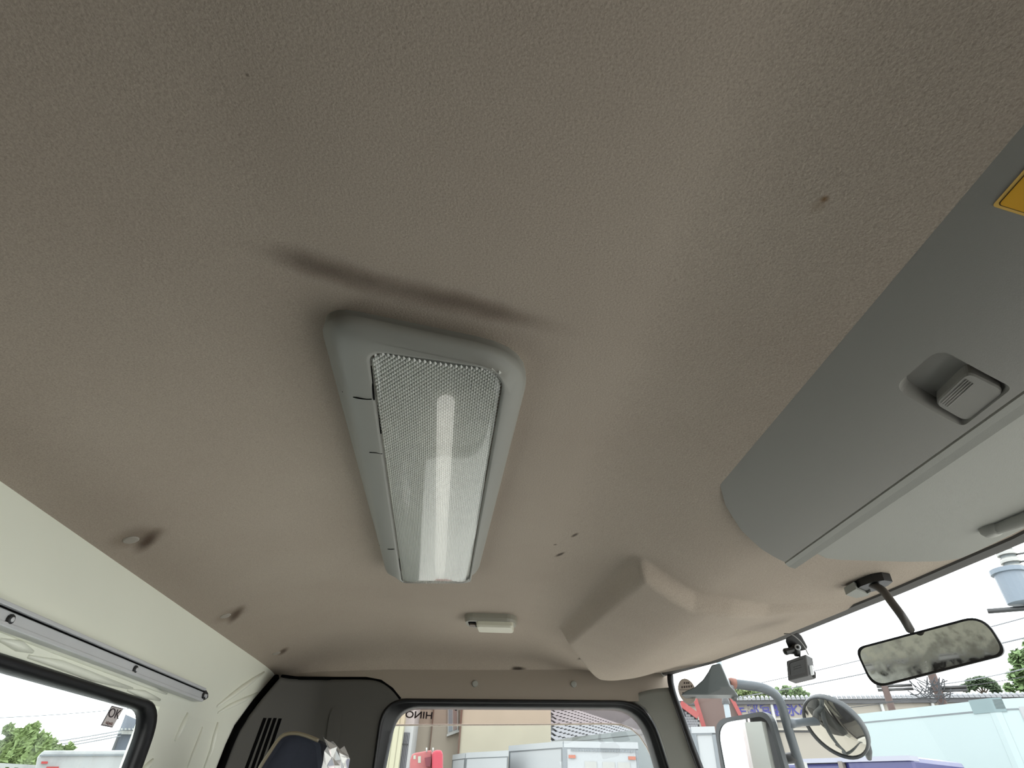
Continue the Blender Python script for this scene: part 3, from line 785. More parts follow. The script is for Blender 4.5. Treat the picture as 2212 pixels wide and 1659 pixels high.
loft('pivot_block', [circ(pc + Vector((0, 0, 0.008)), (0, 0, 1), 0.013, 16, 0.010), circ(pc, (0, 0, 1), 0.013, 16, 0.010), circ(pc - Vector((0, 0, 0.005)), (0, 0, 1), 0.009, 16, 0.007)], M_visor, vis, smooth=True)
tube('rod', [pc + Vector((0.0, -0.005, 0)), pc + Vector((0.01, -0.05, 0)), pc + Vector((0.012, -0.2, 0))], [0.006, 0.009, 0.009], M_visor, vis)

# =================================================================== REAR-VIEW MIRROR
M_mirror = mat('mirror_silver', (226, 228, 228), 0.03, metal=1.0)
def mirror_old():
    m = bpy.data.materials.new('worn_mirror_silver'); m.use_nodes = True
    n = m.node_tree.nodes; l = m.node_tree.links; p = n['Principled BSDF']
    p.inputs['Metallic'].default_value = 1.0; p.inputs['Base Color'].default_value = (0.62, 0.62, 0.58, 1)
    t = n.new('ShaderNodeTexNoise'); t.inputs['Scale'].default_value = 60; t.inputs['Detail'].default_value = 6
    tc = n.new('ShaderNodeTexCoord'); l.new(tc.outputs['Object'], t.inputs['Vector'])
    r = n.new('ShaderNodeMapRange'); r.inputs['From Min'].default_value = 0.4; r.inputs['From Max'].default_value = 0.75
    r.inputs['To Min'].default_value = 0.03; r.inputs['To Max'].default_value = 0.35
    l.new(t.outputs['Fac'], r.inputs['Value']); l.new(r.outputs[0], p.inputs['Roughness'])
    return m
def depth_pt(px, py, d): return ray(px, py) * (d / F)
rvc = depth_pt(2010, 1408, 0.76)
mb = at_z(1884, 1262, 0.290)
rv = thing('rear_view_mirror', mb, 'rear view mirror on curved grey arm below the windshield header', 'mirror')
view = rvc.normalized(); refl = (Vector((-0.50, 0.30, 0.16)) - rvc).normalized()
mn = (refl - view).normalized()
rq = [at_pl(a, b, rvc, mn) for a, b in ((1846, 1400), (2124, 1326), (2178, 1414), (1886, 1488))]
def shrink(L, g):
    c = sum(L, Vector()) / len(L); out = []
    for i, p in enumerate(L):
        e1 = (L[i - 1] - p).normalized(); e2 = (L[(i + 1) % len(L)] - p).normalized(); out.append(p + (e1 + e2) * g)
    return out
rr = [0.014, 0.024, 0.014, 0.020]
r_o = rpoly(rq, rr, 8); r_i = rpoly(shrink(rq, 0.0028), rr, 8)
loft('housing', [[p + mn * 0.000 for p in r_i], [p + mn * 0.001 for p in r_o], [p - mn * 0.006 for p in r_o], [p - mn * 0.018 for p in rpoly(shrink(rq, 0.012), rr, 8)]], M_black, rv, cap0=False, smooth=False)
mk('glass', [p + mn * 0.0002 for p in r_i], [list(range(len(r_i)))], mirror_old(), rv)
top_att = at_pl(1972, 1368, rvc, mn) - mn * 0.012
ap = spline([mb + Vector((-0.004, 0.004, 0.004)), at_z(1905, 1274, 0.272), mb.lerp(top_att, 0.42) + (depth_pt(1931, 1300, 0.76) - mb.lerp(top_att, 0.42)) * 0.6, depth_pt(1950, 1333, 0.765), depth_pt(1966, 1360, 0.77)], 6)
tube('arm', ap, 0.0058, mat('mirror_arm_grey', (72, 68, 64), 0.45), rv, n=14)
bp_ = [at_z(a, b, 0.2895) for a, b in ((1838, 1272), (1858, 1260), (1884, 1250), (1908, 1247), (1926, 1250), (1916, 1259), (1890, 1270), (1862, 1276))]
prism('base', [p - Vector((0, 0, 0.0045)) for p in bp_], (0, 0, 0.012), M_black, rv)
bs = [at_z(a, b, 0.285) for a, b in ((1826, 1281), (1848, 1268), (1872, 1278), (1880, 1274), (1874, 1283), (1848, 1288))]
loft('base_cover', [[p - Vector((0, 0, 0.003)) for p in bs], [p + Vector((0, 0, 0.008)) for p in bs]], M_trimlight, rv)

# =================================================================== DASH CAMERA
DCD = 1.00
dcam = thing('dash_camera', depth_pt(1722, 1385, DCD), 'small black dash camera hanging on a swivel mount from windshield header', 'camera')
q = [depth_pt(a, b, DCD) for a, b in ((1698, 1428), (1741, 1413), (1747, 1460), (1702, 1471))]
dv = depth_pt(1756, 1421, DCD + 0.02) - q[1]
dv2 = depth_pt(1711, 1475, DCD + 0.012) - q[3]
M_cam = mat('dashcam_plastic', (30, 28, 27), 0.45)
bd = prism('body', q, dv, M_cam, dcam); bevel(bd, 0.0018, 2)
fn = (q[1] - q[0]).cross(q[3] - q[0]).normalized()
if fn.dot(-q[0]) < 0: fn = -fn
def on_face(u, w): return (q[0] * (1 - u) + q[1] * u) * (1 - w) + (q[3] * (1 - u) + q[2] * u) * w
sc_ = rpoly([on_face(0.16, 0.16), on_face(0.86, 0.16), on_face(0.86, 0.80), on_face(0.16, 0.80)], 0.003, 4)
scr = loft('screen', [sc_, [p + fn * 0.0006 for p in sc_]], mat('dashcam_screen', (10, 10, 12), 0.15), dcam)
for w in (0.40, 0.50):
    L = rpoly([on_face(0.32, w), on_face(0.70, w), on_face(0.70, w + 0.035), on_face(0.32, w + 0.035)], 0.0005, 2)
    loft('screen_line', [[p + fn * 0.0006 for p in L], [p + fn * 0.0009 for p in L]], M_black, scr)
sd = [depth_pt(a, b, DCD + 0.0075) for a, b in ((1749, 1438), (1754, 1437), (1757, 1456), (1752, 1458))]
prism('port', [p - dv.normalized() * 0.0 + ray(1750, 1445).normalized() * -0.006 for p in sd], dv * 0.15, M_alu, dcam)
wing = [depth_pt(a, b, DCD + 0.012) for a, b in ((1757, 1449), (1762, 1452), (1763, 1466), (1757, 1464))]
prism('card_door', wing, ray(1760, 1460).normalized() * 0.004, M_cam, dcam)
pl_ = [depth_pt(a, b, DCD + 0.02) for a, b in ((1698, 1378), (1724, 1366), (1732, 1374), (1745, 1398), (1741, 1404), (1722, 1408), (1704, 1402), (1697, 1386))]
bevel(prism('mount_plate', pl_, ray(1720, 1390).normalized() * 0.012, M_black, dcam), 0.002)
tube('swivel', [depth_pt(1714, 1402, DCD + 0.018), depth_pt(1722, 1410, DCD + 0.010), depth_pt(1723, 1418, DCD + 0.008)], [0.012, 0.007, 0.005], M_black, dcam, n=12)
tube('knob', [depth_pt(1714, 1403, DCD + 0.012), depth_pt(1704, 1406, DCD + 0.010), depth_pt(1696, 1408, DCD + 0.008), depth_pt(1693, 1409, DCD + 0.008)], [0.0045, 0.0055, 0.006, 0.004], M_black, dcam, n=8, smooth=False)
loft('ring', [circ(depth_pt(1723, 1398, DCD + 0.006), -ray(1723, 1398), 0.0052, 16), circ(depth_pt(1723, 1398, DCD + 0.002), -ray(1723, 1398), 0.0042, 16)], M_alu, dcam)
disc('ring_screw', depth_pt(1723, 1398, DCD + 0.001), -ray(1723, 1398), 0.0024, 0.001, M_black, dcam, n=12)
tube('cable', spline([depth_pt(1694, 1369, DCD + 0.01), depth_pt(1710, 1371, DCD + 0.0), depth_pt(1727, 1384, DCD), depth_pt(1739, 1400, DCD), depth_pt(1746, 1414, DCD + 0.006)], 5), 0.0011, mat('cable_grey', (120, 118, 114), 0.4), dcam, n=8)

# =================================================================== STICKERS
Tws = tree_of(ws)
sp_c, sp_n = hit(Tws, 1485, 1493)
if sp_c is None: sp_c = on_apil(1485, 1493); sp_n = Vector((-0.08, -0.11, 0)).normalized()
def on_ws(px, py): return at_pl(px, py, sp_c, sp_n)
ins = thing('inspection_sticker', sp_c, 'round printed inspection sticker on windshield corner beside pillar', 'sticker')
ell = []
for k in range(28):
    a = 2 * math.pi * k / 28; u, w = 19.5 * math.cos(a), 27 * math.sin(a)
    ell.append(on_ws(1486 + u + 0.22 * w * 0.35, 1493 + w - 0.0 + 0.25 * u))
loft('disc', [[p + sp_n * 0.002 for p in ell], [p + sp_n * 0.003 for p in ell]], mat('sticker_brown', (206, 192, 180), 0.6, var=0.1, vscale=300), ins)
M_ink = mat('sticker_dark_ink', (84, 70, 64), 0.6)
def ink(x0, y0, x1, y1):
    P = [on_ws(a, b) + sp_n * 0.0031 for a, b in ((x0, y0), (x1, y0 + (x1 - x0) * -0.02), (x1, y1 + (x1 - x0) * -0.02), (x0, y1))]
    prism('printing', P, sp_n * 0.0003, M_ink, ins)
for x in (1474, 1479, 1484, 1489, 1494): ink(x, 1482 - (x - 1474) * 0.1, x + 3.2, 1486.5 - (x - 1474) * 0.1)
ink(1470, 1489.6, 1501, 1490.6)
for x in (1479, 1484, 1488): ink(x, 1473, x + 3, 1477)
ink(1476, 1495, 1479.5, 1501)
for x in (1485, 1491, 1497): ink(x, 1496, x + 3, 1498.5)
for x in (1482, 1487, 1492): ink(x, 1503, x + 3, 1505)

XS = XR - 0.0035
oq = [at_x(a, b, XS) for a, b in ((241, 1524), (266, 1530.5), (242, 1572), (217, 1567))]
okc = sum(oq, Vector()) / 4
oks = thing('ok_sticker', okc, 'small grey OK sticker on the rear window corner', 'sticker')
prism('backing', oq, (0.0006, 0, 0), mat('sticker_edge', (104, 98, 100), 0.6), oks)
prism('face', [p + Vector((0.0007, 0, 0)) for p in shrink(oq, 0.0016)], (0.0003, 0, 0), mat('sticker_grey', (196, 188, 186), 0.6), oks)
ok_ex = (oq[1] - oq[0]).normalized(); ok_up = (oq[0] - oq[3]).normalized()
w_ok, h_ok = (oq[1] - oq[0]).length, (oq[0] - oq[3]).length
text('lettering', 'OK', oq[0].lerp(oq[1], 0.5).lerp(oq[3].lerp(oq[2], 0.5), 0.36) + Vector((0.0012, 0, 0)), ok_ex, ok_up, h_ok * 0.62, mat('ok_ink', (50, 40, 44), 0.6), oks, sx=w_ok / h_ok * 1.05)
u0 = oq[3].lerp(oq[0], 0.16) + Vector((0.0011, 0, 0)); u1 = oq[2].lerp(oq[1], 0.16) + Vector((0.0011, 0, 0))
tube('underscript', [u0.lerp(u1, 0.22 + 0.6 * k / 16) + ok_up * (0.0022 * math.sin(k * 1.9)) for k in range(17)], 0.0006, mat('ok_ink2', (126, 96, 90), 0.6), oks, n=5)

# =================================================================== DOOR RAIN VISOR (outside the passenger window)
YV = 1.815
M_rain = glass_mat('rain_visor_tint', (0.95, 0.88, 0.87), 0.4)
rvz = thing('rain_visor', at_y(1100, 1545, YV), 'translucent tinted rain visor along top of the passenger door window', 'visor')
vl = [(820, 1567), (845, 1566.5), (1000, 1566), (1190, 1565), (1300, 1563.5), (1340, 1565), (1362, 1573), (1382, 1590), (1398, 1615), (1410, 1640), (1424, 1668), (1440, 1700)]
low = [at_y(a, b, YV) for a, b in vl]
up_ = [Vector((p.x, YV - 0.01, 0.262)) for p in low]
up_[-1].x += 0.0
rtop = at_y(1450, 1510, YV).x
for k, p in enumerate(up_):
    if k > 5: p.x = lerp(up_[5].x, rtop + 0.06, (k - 5) / (len(up_) - 6)); p.z = lerp(0.262, low[-1].z, max(0, (k - 8) / 3) ** 2 * 1.0)
rings_ = [[a, b, b + Vector((0, 0.003, 0)), a + Vector((0, 0.003, 0))] for a, b in zip(low, up_)]
loft('sheet', rings_, M_rain, rvz)
tube('lower_edge', [p + Vector((0, 0.0015, 0)) for p in low], 0.0022, mat('visor_edge', (214, 200, 186), 0.4), rvz, n=8)
hc_ = at_y(905, 1545, YV)
text('lettering', 'HINO', hc_ + Vector((0, 0.0036, 0)), (-1, 0, 0), (0, 0, 1), 0.0235, mat('visor_ink', (86, 82, 84), 0.6), rvz, sx=1.28, bold=0.02)
for px in (985, 1254):
    c = at_y(px, 1531, YV - 0.004)
    loft('clip', [circ(c, (0, 1, 0), 0.0048, 14), circ(c + Vector((0, 0.004, 0)), (0, 1, 0), 0.0048, 14)], M_black, rvz)
    disc('clip_pin', c - Vector((0, 0.001, 0)), (0, -1, 0), 0.0022, 0.001, M_alu, rvz, n=10)

# =================================================================== OUTSIDE MIRRORS ON THEIR STAY
M_stay = mat('stay_grey_paint', (66, 73, 78), 0.4)
M_mhouse = mat('mirror_housing', (44, 48, 50), 0.5)
SD = 1.50
stay_px = [(1586, 1477), (1610, 1480), (1634, 1483), (1656, 1489), (1676, 1502), (1688, 1524), (1696, 1550), (1708, 1592), (1730, 1662), (1768, 1790), (1780, 1850)]
om = thing('mirror_stay', depth_pt(1768, 1790, SD), 'grey bent tube stay carrying the outside mirrors at windshield corner', 'mirror stay')
sp_ = [depth_pt(a, b, SD) for a, b in stay_px]
sp_ += [Vector((0.80, 1.80, -0.62)), Vector((0.78, 1.76, -0.75))]
tube('tube', spline(sp_, 6), 0.0122, M_stay, om, n=14)
tube('collar', [depth_pt(1588, 1477, SD), depth_pt(1579, 1475, SD), depth_pt(1574, 1474, SD)], [0.0135, 0.013, 0.010], mat('rust_collar', (120, 80, 68), 0.7, var=0.3, vscale=120), om, n=12)
tube('bolt', [depth_pt(1576, 1474, SD), depth_pt(1566, 1472, SD - 0.02)], 0.007, M_steel, om, n=10)
hb = [(1537, 1436), (1556, 1432), (1566, 1455), (1576, 1480), (1588, 1492), (1590, 1499), (1576, 1501), (1520, 1501), (1470, 1501), (1480, 1493), (1500, 1484), (1518, 1468), (1530, 1450)]
M_horn = mat('bracket_grey', (60, 66, 66), 0.35)
hq = [depth_pt(a, b, 1.40) for a, b in hb]
hv = Vector((0.03, 0.055, 0))
ho = prism('bracket_cover', hq, hv, M_horn, om); bevel(ho, 0.006, 3, 30)
tube('bracket_pin', [depth_pt(1576, 1486, 1.44), depth_pt(1585, 1506, 1.44), depth_pt(1588, 1512, 1.44)], [0.012, 0.008, 0.005], M_steel, om, n=10)
# rectangular mirror
rmc = depth_pt(1625, 1690, SD)
v1 = rmc.normalized(); r1 = Vector((-1, 0.16, -0.03)).normalized(); n1 = (r1 - v1).normalized()
rm = thing('side_mirror', rmc, 'large rectangular side mirror in grey housing outside windshield corner', 'mirror')
mo = [at_pl(a, b, rmc, n1) for a, b in ((1541, 1556), (1662, 1534), (1752, 1850), (1600, 1880))]
mo_r = [0.05, 0.035, 0.03, 0.03]
m_o = rpoly(mo, mo_r, 8); m_i = rpoly(shrink(mo, 0.0105), mo_r, 8)
loft('housing', [m_i, [p + n1 * 0.004 for p in m_i], [p + n1 * 0.003 for p in m_o], [p - n1 * 0.015 for p in m_o], [p - n1 * 0.05 for p in rpoly(shrink(mo, 0.03), mo_r, 8)]], M_mhouse, rm, cap0=False, smooth=False)
mk('glass', [p + n1 * 0.001 for p in m_i], [list(range(len(m_i)))], M_mirror, rm)
for py in (1640, 1790):
    a = depth_pt(1690 if py == 1640 else 1728, py, SD + 0.02); b = depth_pt(1722 if py == 1640 else 1766, py - 5, SD)
    tube('clamp', [a, b], 0.013, M_black, rm, n=10)
# round convex mirror
rdc = depth_pt(1802, 1571, SD)
v2 = rdc.normalized()
IR = Vector((XC[0], YC[0], ZC[0])); ID = Vector((XC[1], YC[1], ZC[1]))
mdir = (IR * -0.57 + ID * 0.82).normalized()
n2 = (-v2 * math.cos(math.radians(42)) + mdir * math.sin(math.radians(42))).normalized()
rd = thing('round_mirror', rdc, 'round convex mirror in dark rim beside side mirror stay', 'mirror')
R0 = 0.5 * ((at_pl(1802 + 70, 1571 + 50, rdc, n2) - at_pl(1802 - 70, 1571 - 50, rdc, n2)).length)
def dome_ring(r, h, n=40): return circ(rdc + n2 * h, n2, r, n)
rin = R0 * 0.94
loft('rim', [dome_ring(rin, -0.002), dome_ring(rin, 0.004), dome_ring(R0 * 0.98, 0.005), dome_ring(R0, 0.0), dome_ring(R0, -0.012), dome_ring(R0 * 0.75, -0.035), dome_ring(R0 * 0.3, -0.045)], M_mhouse, rd, cap0=False, smooth=True)
RC = 0.22
gr = [dome_ring(rin * k / 12, math.sqrt(RC ** 2 - (rin * k / 12) ** 2) - math.sqrt(RC ** 2 - rin ** 2)) for k in range(12, 0, -1)]
loft('glass', gr, mat('tinted_round_mirror', (168, 164, 154), 0.04, metal=1.0), rd, cap0=False, smooth=True)
tube('arm', [depth_pt(1702, 1564, SD), depth_pt(1716, 1562, SD + 0.01), depth_pt(1732, 1560, SD + 0.03), rdc - n2 * 0.035], [0.013, 0.011, 0.010, 0.012], M_stay, rd, n=10)
tube('lower_bracket', [depth_pt(1872, 1600, SD + 0.03), depth_pt(1874, 1622, SD + 0.03), depth_pt(1878, 1640, SD + 0.03)], [0.008, 0.012, 0.006], M_mhouse, rd, n=8)

# =================================================================== PASSENGER SEAT
YS0, YS1 = 1.14, 1.345
seat = thing('passenger_seat', (-0.25, 1.27, -1.2), 'dark navy passenger seat still wrapped in crinkled plastic film', 'seat')
M_navy = mat('navy_fabric', (30, 33, 46), 0.8, var=0.35, vscale=90, bump=0.4, bscale=300)
hr_px = [(546, 1730), (550, 1690), (562, 1657), (582, 1626), (602, 1597), (618, 1586), (640, 1584), (660, 1588), (680, 1596), (690, 1606), (694, 1640), (700, 1730)]
hr_pts = [at_y(a, b, YS0) for a, b in hr_px]
rings_ = []
for k, (y, s) in enumerate(((YS0 + 0.012, 0.82), (YS0, 0.94), (YS0 - 0.0, 1.0), (YS0 + 0.02, 1.03), (YS1 - 0.02, 1.03), (YS1, 1.0), (YS1 + 0.012, 0.85))):
    c = sum(hr_pts, Vector()) / len(hr_pts)
    rings_.append([Vector((c.x + (p.x - c.x) * s, y, c.z + (p.z - c.z) * s)) for p in hr_pts])
rings_[2] = [Vector((p.x, YS0 + 0.006, p.z)) for p in rings_[2]]
loft('headrest', rings_[0:1] + rings_[2:], M_navy, seat, smooth=False)
# plastic film: welt along the top edge and a crumpled sheet on the front
M_film = bpy.data.materials.new('crinkled_plastic_film'); M_film.use_nodes = True
_p = M_film.node_tree.nodes['Principled BSDF']
_p.inputs['Base Color'].default_value = (0.75, 0.74, 0.72, 1); _p.inputs['Roughness'].default_value = 0.12
_p.inputs['Alpha'].default_value = 0.8; _p.inputs['Specular IOR Level'].default_value = 1.0; _p.inputs['Metallic'].default_value = 0.55
M_film2 = mat('film_edge', (112, 102, 82), 0.3)
tube('film_edge', spline([at_y(a, b, YS0 - 0.004) for a, b in ((556, 1672), (562, 1657), (582, 1626), (602, 1597), (618, 1586), (640, 1584), (664, 1590), (688, 1600))], 3), 0.003, M_film2, seat, n=8)
fl = [(690, 1596), (712, 1597), (728, 1603), (736, 1614)]
gv = []; NI, NJ = 9, 9
random.seed(11)
xf_ = at_y(694, 1640, YS0).x
zt_ = at_y(690, 1604, YS0).z
for j in range(NJ + 1):
    t = j / NJ
    for i in range(NI + 1):
        q_ = i / NI
        e = random.uniform(-1, 1) * 0.007
        gv.append(Vector((xf_ + 0.010 + e - 0.014 * max(0, 0.15 - t) / 0.15, lerp(YS0 - 0.008, YS1 + 0.02, q_) + random.uniform(-0.006, 0.006), lerp(zt_ + 0.006, -0.03, t) + random.uniform(-0.005, 0.005))))
mk('film', gv, [t for j in range(NJ) for i in range(NI) for t in (((j * 10 + i), (j * 10 + i + 1), ((j + 1) * 10 + i + 1)), ((j * 10 + i), ((j + 1) * 10 + i + 1), ((j + 1) * 10 + i)))], M_film, seat, label='shiny crumpled clear plastic film')
box('backrest', (-0.40, 1.02, -0.72), (-0.22, 1.52, -0.10), M_navy, seat, bev=0.04)
for yy in (1.19, 1.29): tube('headrest_post', [(-0.30, yy, -0.12), (-0.30, yy, 0.0)], 0.008, M_alu, seat, n=10)
box('cushion', (-0.38, 1.02, -0.88), (0.14, 1.52, -0.70), M_navy, seat, bev=0.04)
box('pedestal', (-0.34, 1.10, -1.2), (0.08, 1.44, -0.87), M_black, seat)
def plain_seat(name, y0, y1, top, label):  # unseen dark seats added to keep floor bounce off the headliner
    t = thing(name, (-0.2, (y0 + y1) / 2, -1.2), label, 'seat')
    ym = (y0 + y1) / 2
    box('headrest', (-0.42, ym - 0.13, top - 0.20), (-0.32, ym + 0.13, top), M_navy, t, bev=0.03)
    box('backrest', (-0.44, y0, -0.72), (-0.26, y1, top - 0.17), M_navy, t, bev=0.04)
    box('cushion', (-0.40, y0, -0.88), (0.14, y1, -0.66), M_navy, t, bev=0.04)
    box('pedestal', (-0.34, y0 + 0.08, -1.2), (0.08, y1 - 0.08, -0.87), M_black, t)
plain_seat('driver_seat', -0.34, 0.22, 0.0, 'dark navy driver seat, unseen, added to block bounce light')
plain_seat('middle_seat', 0.34, 0.92, -0.22, 'dark navy middle seat, unseen, added to block bounce light')

# =================================================================== OUTSIDE: GROUND
M_ground = mat('yard_concrete', (192, 189, 182), 0.9, var=0.12, vscale=0.6)
mk('ground', [(-120, -120, GROUND), (120, -120, GROUND), (120, 120, GROUND), (-120, 120, GROUND)], [(0, 1, 2, 3)], M_ground, kind='structure', label='pale concrete truck yard')

EXT = 0.70
def matx(name, rgb, *a, **k):
    # outdoor colours darkened to stand in for a lower exposure outside
    return mat(name, tuple(c * EXT for c in rgb), *a, **k)
UPV = Vector((0, 0, 1))
def pts_y(pxs, y): return [at_y(a, b, y) for a, b in pxs]
def vplane(px, py, r, yaw=0.0):
    p = at_r(px, py, r); n = Vector((-p.x, -p.y, 0)).normalized(); n.rotate(Matrix.Rotation(yaw, 3, 'Z')); return p, n
def wall_slab(name, px0, px1, ytop, pl, z0, z1, th, m, parent=None, **kw):
    """upright slab: x-extent from two pixels at row ytop on plane pl, from z0 to z1"""
    p0, n = pl
    a, b = at_pl(px0, ytop, p0, n), at_pl(px1, ytop, p0, n)
    P = [Vector((a.x, a.y, z0)), Vector((b.x, b.y, z0)), Vector((b.x, b.y, z1)), Vector((a.x, a.y, z1))]
    return prism(name, P, -n * th, m, parent, **kw)

# ---- stained plaster house seen through the passenger window
PY = lambda y: (Vector((0, y, 0)), Vector((0, -1, 0)))
M_plaster = matx('stained_plaster', (224, 216, 192), 0.9, var=0.14, vscale=0.7)
M_plaster2 = matx('grey_plaster', (206, 193, 174), 0.9, var=0.16, vscale=0.8)
M_cream = matx('cream_panel', (226, 222, 190), 0.8)
M_brownpipe = matx('brown_pipe', (120, 86, 66), 0.6)
house = thing('plaster_house', (-2.0, 20, GROUND), 'stained beige plaster house behind the white box trucks', 'building')
h1 = wall_slab('wall', 994, 1190, 1590, PY(20.0), GROUND, 6.5, 2.5, M_plaster, house)
wall_slab('wall', 891, 995, 1590, PY(20.6), GROUND, 6.5, 4.0, M_plaster2, house)
wall_slab('drain_pipe', 991, 995, 1590, PY(19.92), GROUND, 6.5, 0.06, M_brownpipe, house)
wall_slab('drain_pipe', 930, 932, 1590, PY(20.5), GROUND, 6.5, 0.06, M_brownpipe, house)
wq = [at_y(a, b, 20.5) for a, b in ((967, 1500), (990, 1500), (990, 1579), (967, 1585))]
M_winframe = matx('pale_window_frame', (214, 214, 208), 0.5)
M_winpane = matx('far_window_pane', (120, 136, 146), 0.15)
wn = prism('window', wq, (0, 0.12, 0), M_winframe, house)
prism('pane', [at_y(a, b, 20.48) for a, b in ((969, 1500), (977, 1500), (977, 1579), (969, 1581))], (0, 0.03, 0), M_winpane, wn)
prism('pane', [at_y(a, b, 20.48) for a, b in ((979, 1500), (987, 1500), (987, 1575), (979, 1578))], (0, 0.03, 0), matx('brown_pane', (150, 122, 108), 0.3), wn)
prism('sill', [at_y(a, b, 20.42) for a, b in ((965, 1586), (992, 1577), (992, 1581), (965, 1591))], (0, 0.12, 0), M_winframe, wn)
# cream neighbour with stair window
cream = thing('cream_house', (-3.2, 18, GROUND), 'cream panelled house with tall barred stair window at window edge', 'building')
wall_slab('wall', 790, 868, 1600, PY(18.0), GROUND, 6.0, 3.0, M_cream, cream)
wall_slab('column', 866, 890, 1600, PY(18.4), GROUND, 6.0, 2.0, matx('white_column', (232, 232, 230), 0.7), cream)
for k, z in enumerate((846, 858)):
    wall_slab('panel_joint', z, z + 0.8, 1600, PY(17.99), GROUND, 6.0, 0.02, matx('panel_joint_grey', (170, 166, 140), 0.8), cream)
sw = wall_slab('stair_window', 866, 881, 1620, PY(18.36), -1.2, at_y(875, 1582, 18.36).z, 0.1, matx('stair_window_dark', (96, 98, 104), 0.3), cream)
for k in range(4):
    wall_slab('bar', 868 + 3.4 * k, 868.8 + 3.4 * k, 1620, PY(18.30), -1.2, at_y(875, 1582, 18.36).z, 0.04, matx('bar_grey', (170, 172, 176), 0.5), sw)
box('crossbar', (at_y(866, 1609, 18.3).x, 18.30, at_y(866, 1609, 18.3).z), (at_y(882, 1609, 18.3).x, 18.34, at_y(866, 1606, 18.3).z), M_steel, sw)
# ---- grey tiled roof
M_tile = matx('roof_tile_grey', (150, 150, 154), 0.6, var=0.15, vscale=3)
M_under = matx('roof_underlay', (62, 62, 66), 0.9)
pc_ = at_y(1295, 1568, 38.0)
rfo = thing('tiled_roof_house', (pc_.x, 38, GROUND), 'house with grey tiled roof rising behind the box trucks', 'building')
dn_ = Vector((0.62, -0.42, -0.52)).normalized(); al = Vector((0.42, 0.62, 0.0)).normalized()
nr = dn_.cross(al).normalized()
if nr.z < 0: nr = -nr
c0 = pc_ - dn_ * 10.0 - al * 11.0
obox('roof_deck', c0 - nr * 0.08, dn_ * 14.0, al * 30, nr * 0.05, M_under, rfo)
box('wall', (pc_.x - 1, 41, GROUND), (pc_.x + 5, 44, pc_.z - 1.0), M_plaster2, rfo)
tp = 0.42
tm = None
def in_view(p):
    d = Vector((p.dot(Vector((IR.x, IR.y, IR.z))), p.dot(ID), p.dot(Vector((XC[2], YC[2], ZC[2])))))
    return (d.x / d.z * F + CX, d.y / d.z * F + CY)
nt_ = 0
for i in range(33, -1, -1):
    for j in range(60):
        o = c0 + dn_ * (i * tp) + al * (j * tp)
        u, w = in_view(o)
        if not (1184 < u < 1405 and 1524 < w < 1608): continue
        if nt_ >= 300: continue
        if tm is None:
            prof = []
            for s in (0.0, 0.92):
                prof.append([Vector((0, 0, 0)) + dn_ * (s * tp) + al * (0.96 * tp * t) + nr * (0.055 * math.sin(math.pi * t) + 0.02 + (0.03 if s > 0 else 0)) for t in (0, 0.25, 0.5, 0.75, 1)])
            lo_ = [[p - nr * 0.02 for p in r] for r in prof]
            vv = prof[0] + prof[1] + lo_[0] + lo_[1]
            ff = [[k, k + 1, 6 + k, 5 + k] for k in range(4)] + [[5 + k, 6 + k, 16 + k, 15 + k] for k in range(4)] + [[k, 10 + k, 11 + k, k + 1] for k in range(4)]
            tm = mk('tile', [p + o for p in vv], ff, M_tile, rfo)
            t_off = tm.location - o
        else:
            c = tm.copy(); COL.objects.link(c); c.location = o + t_off
        nt_ += 1
print('roof tiles', nt_)

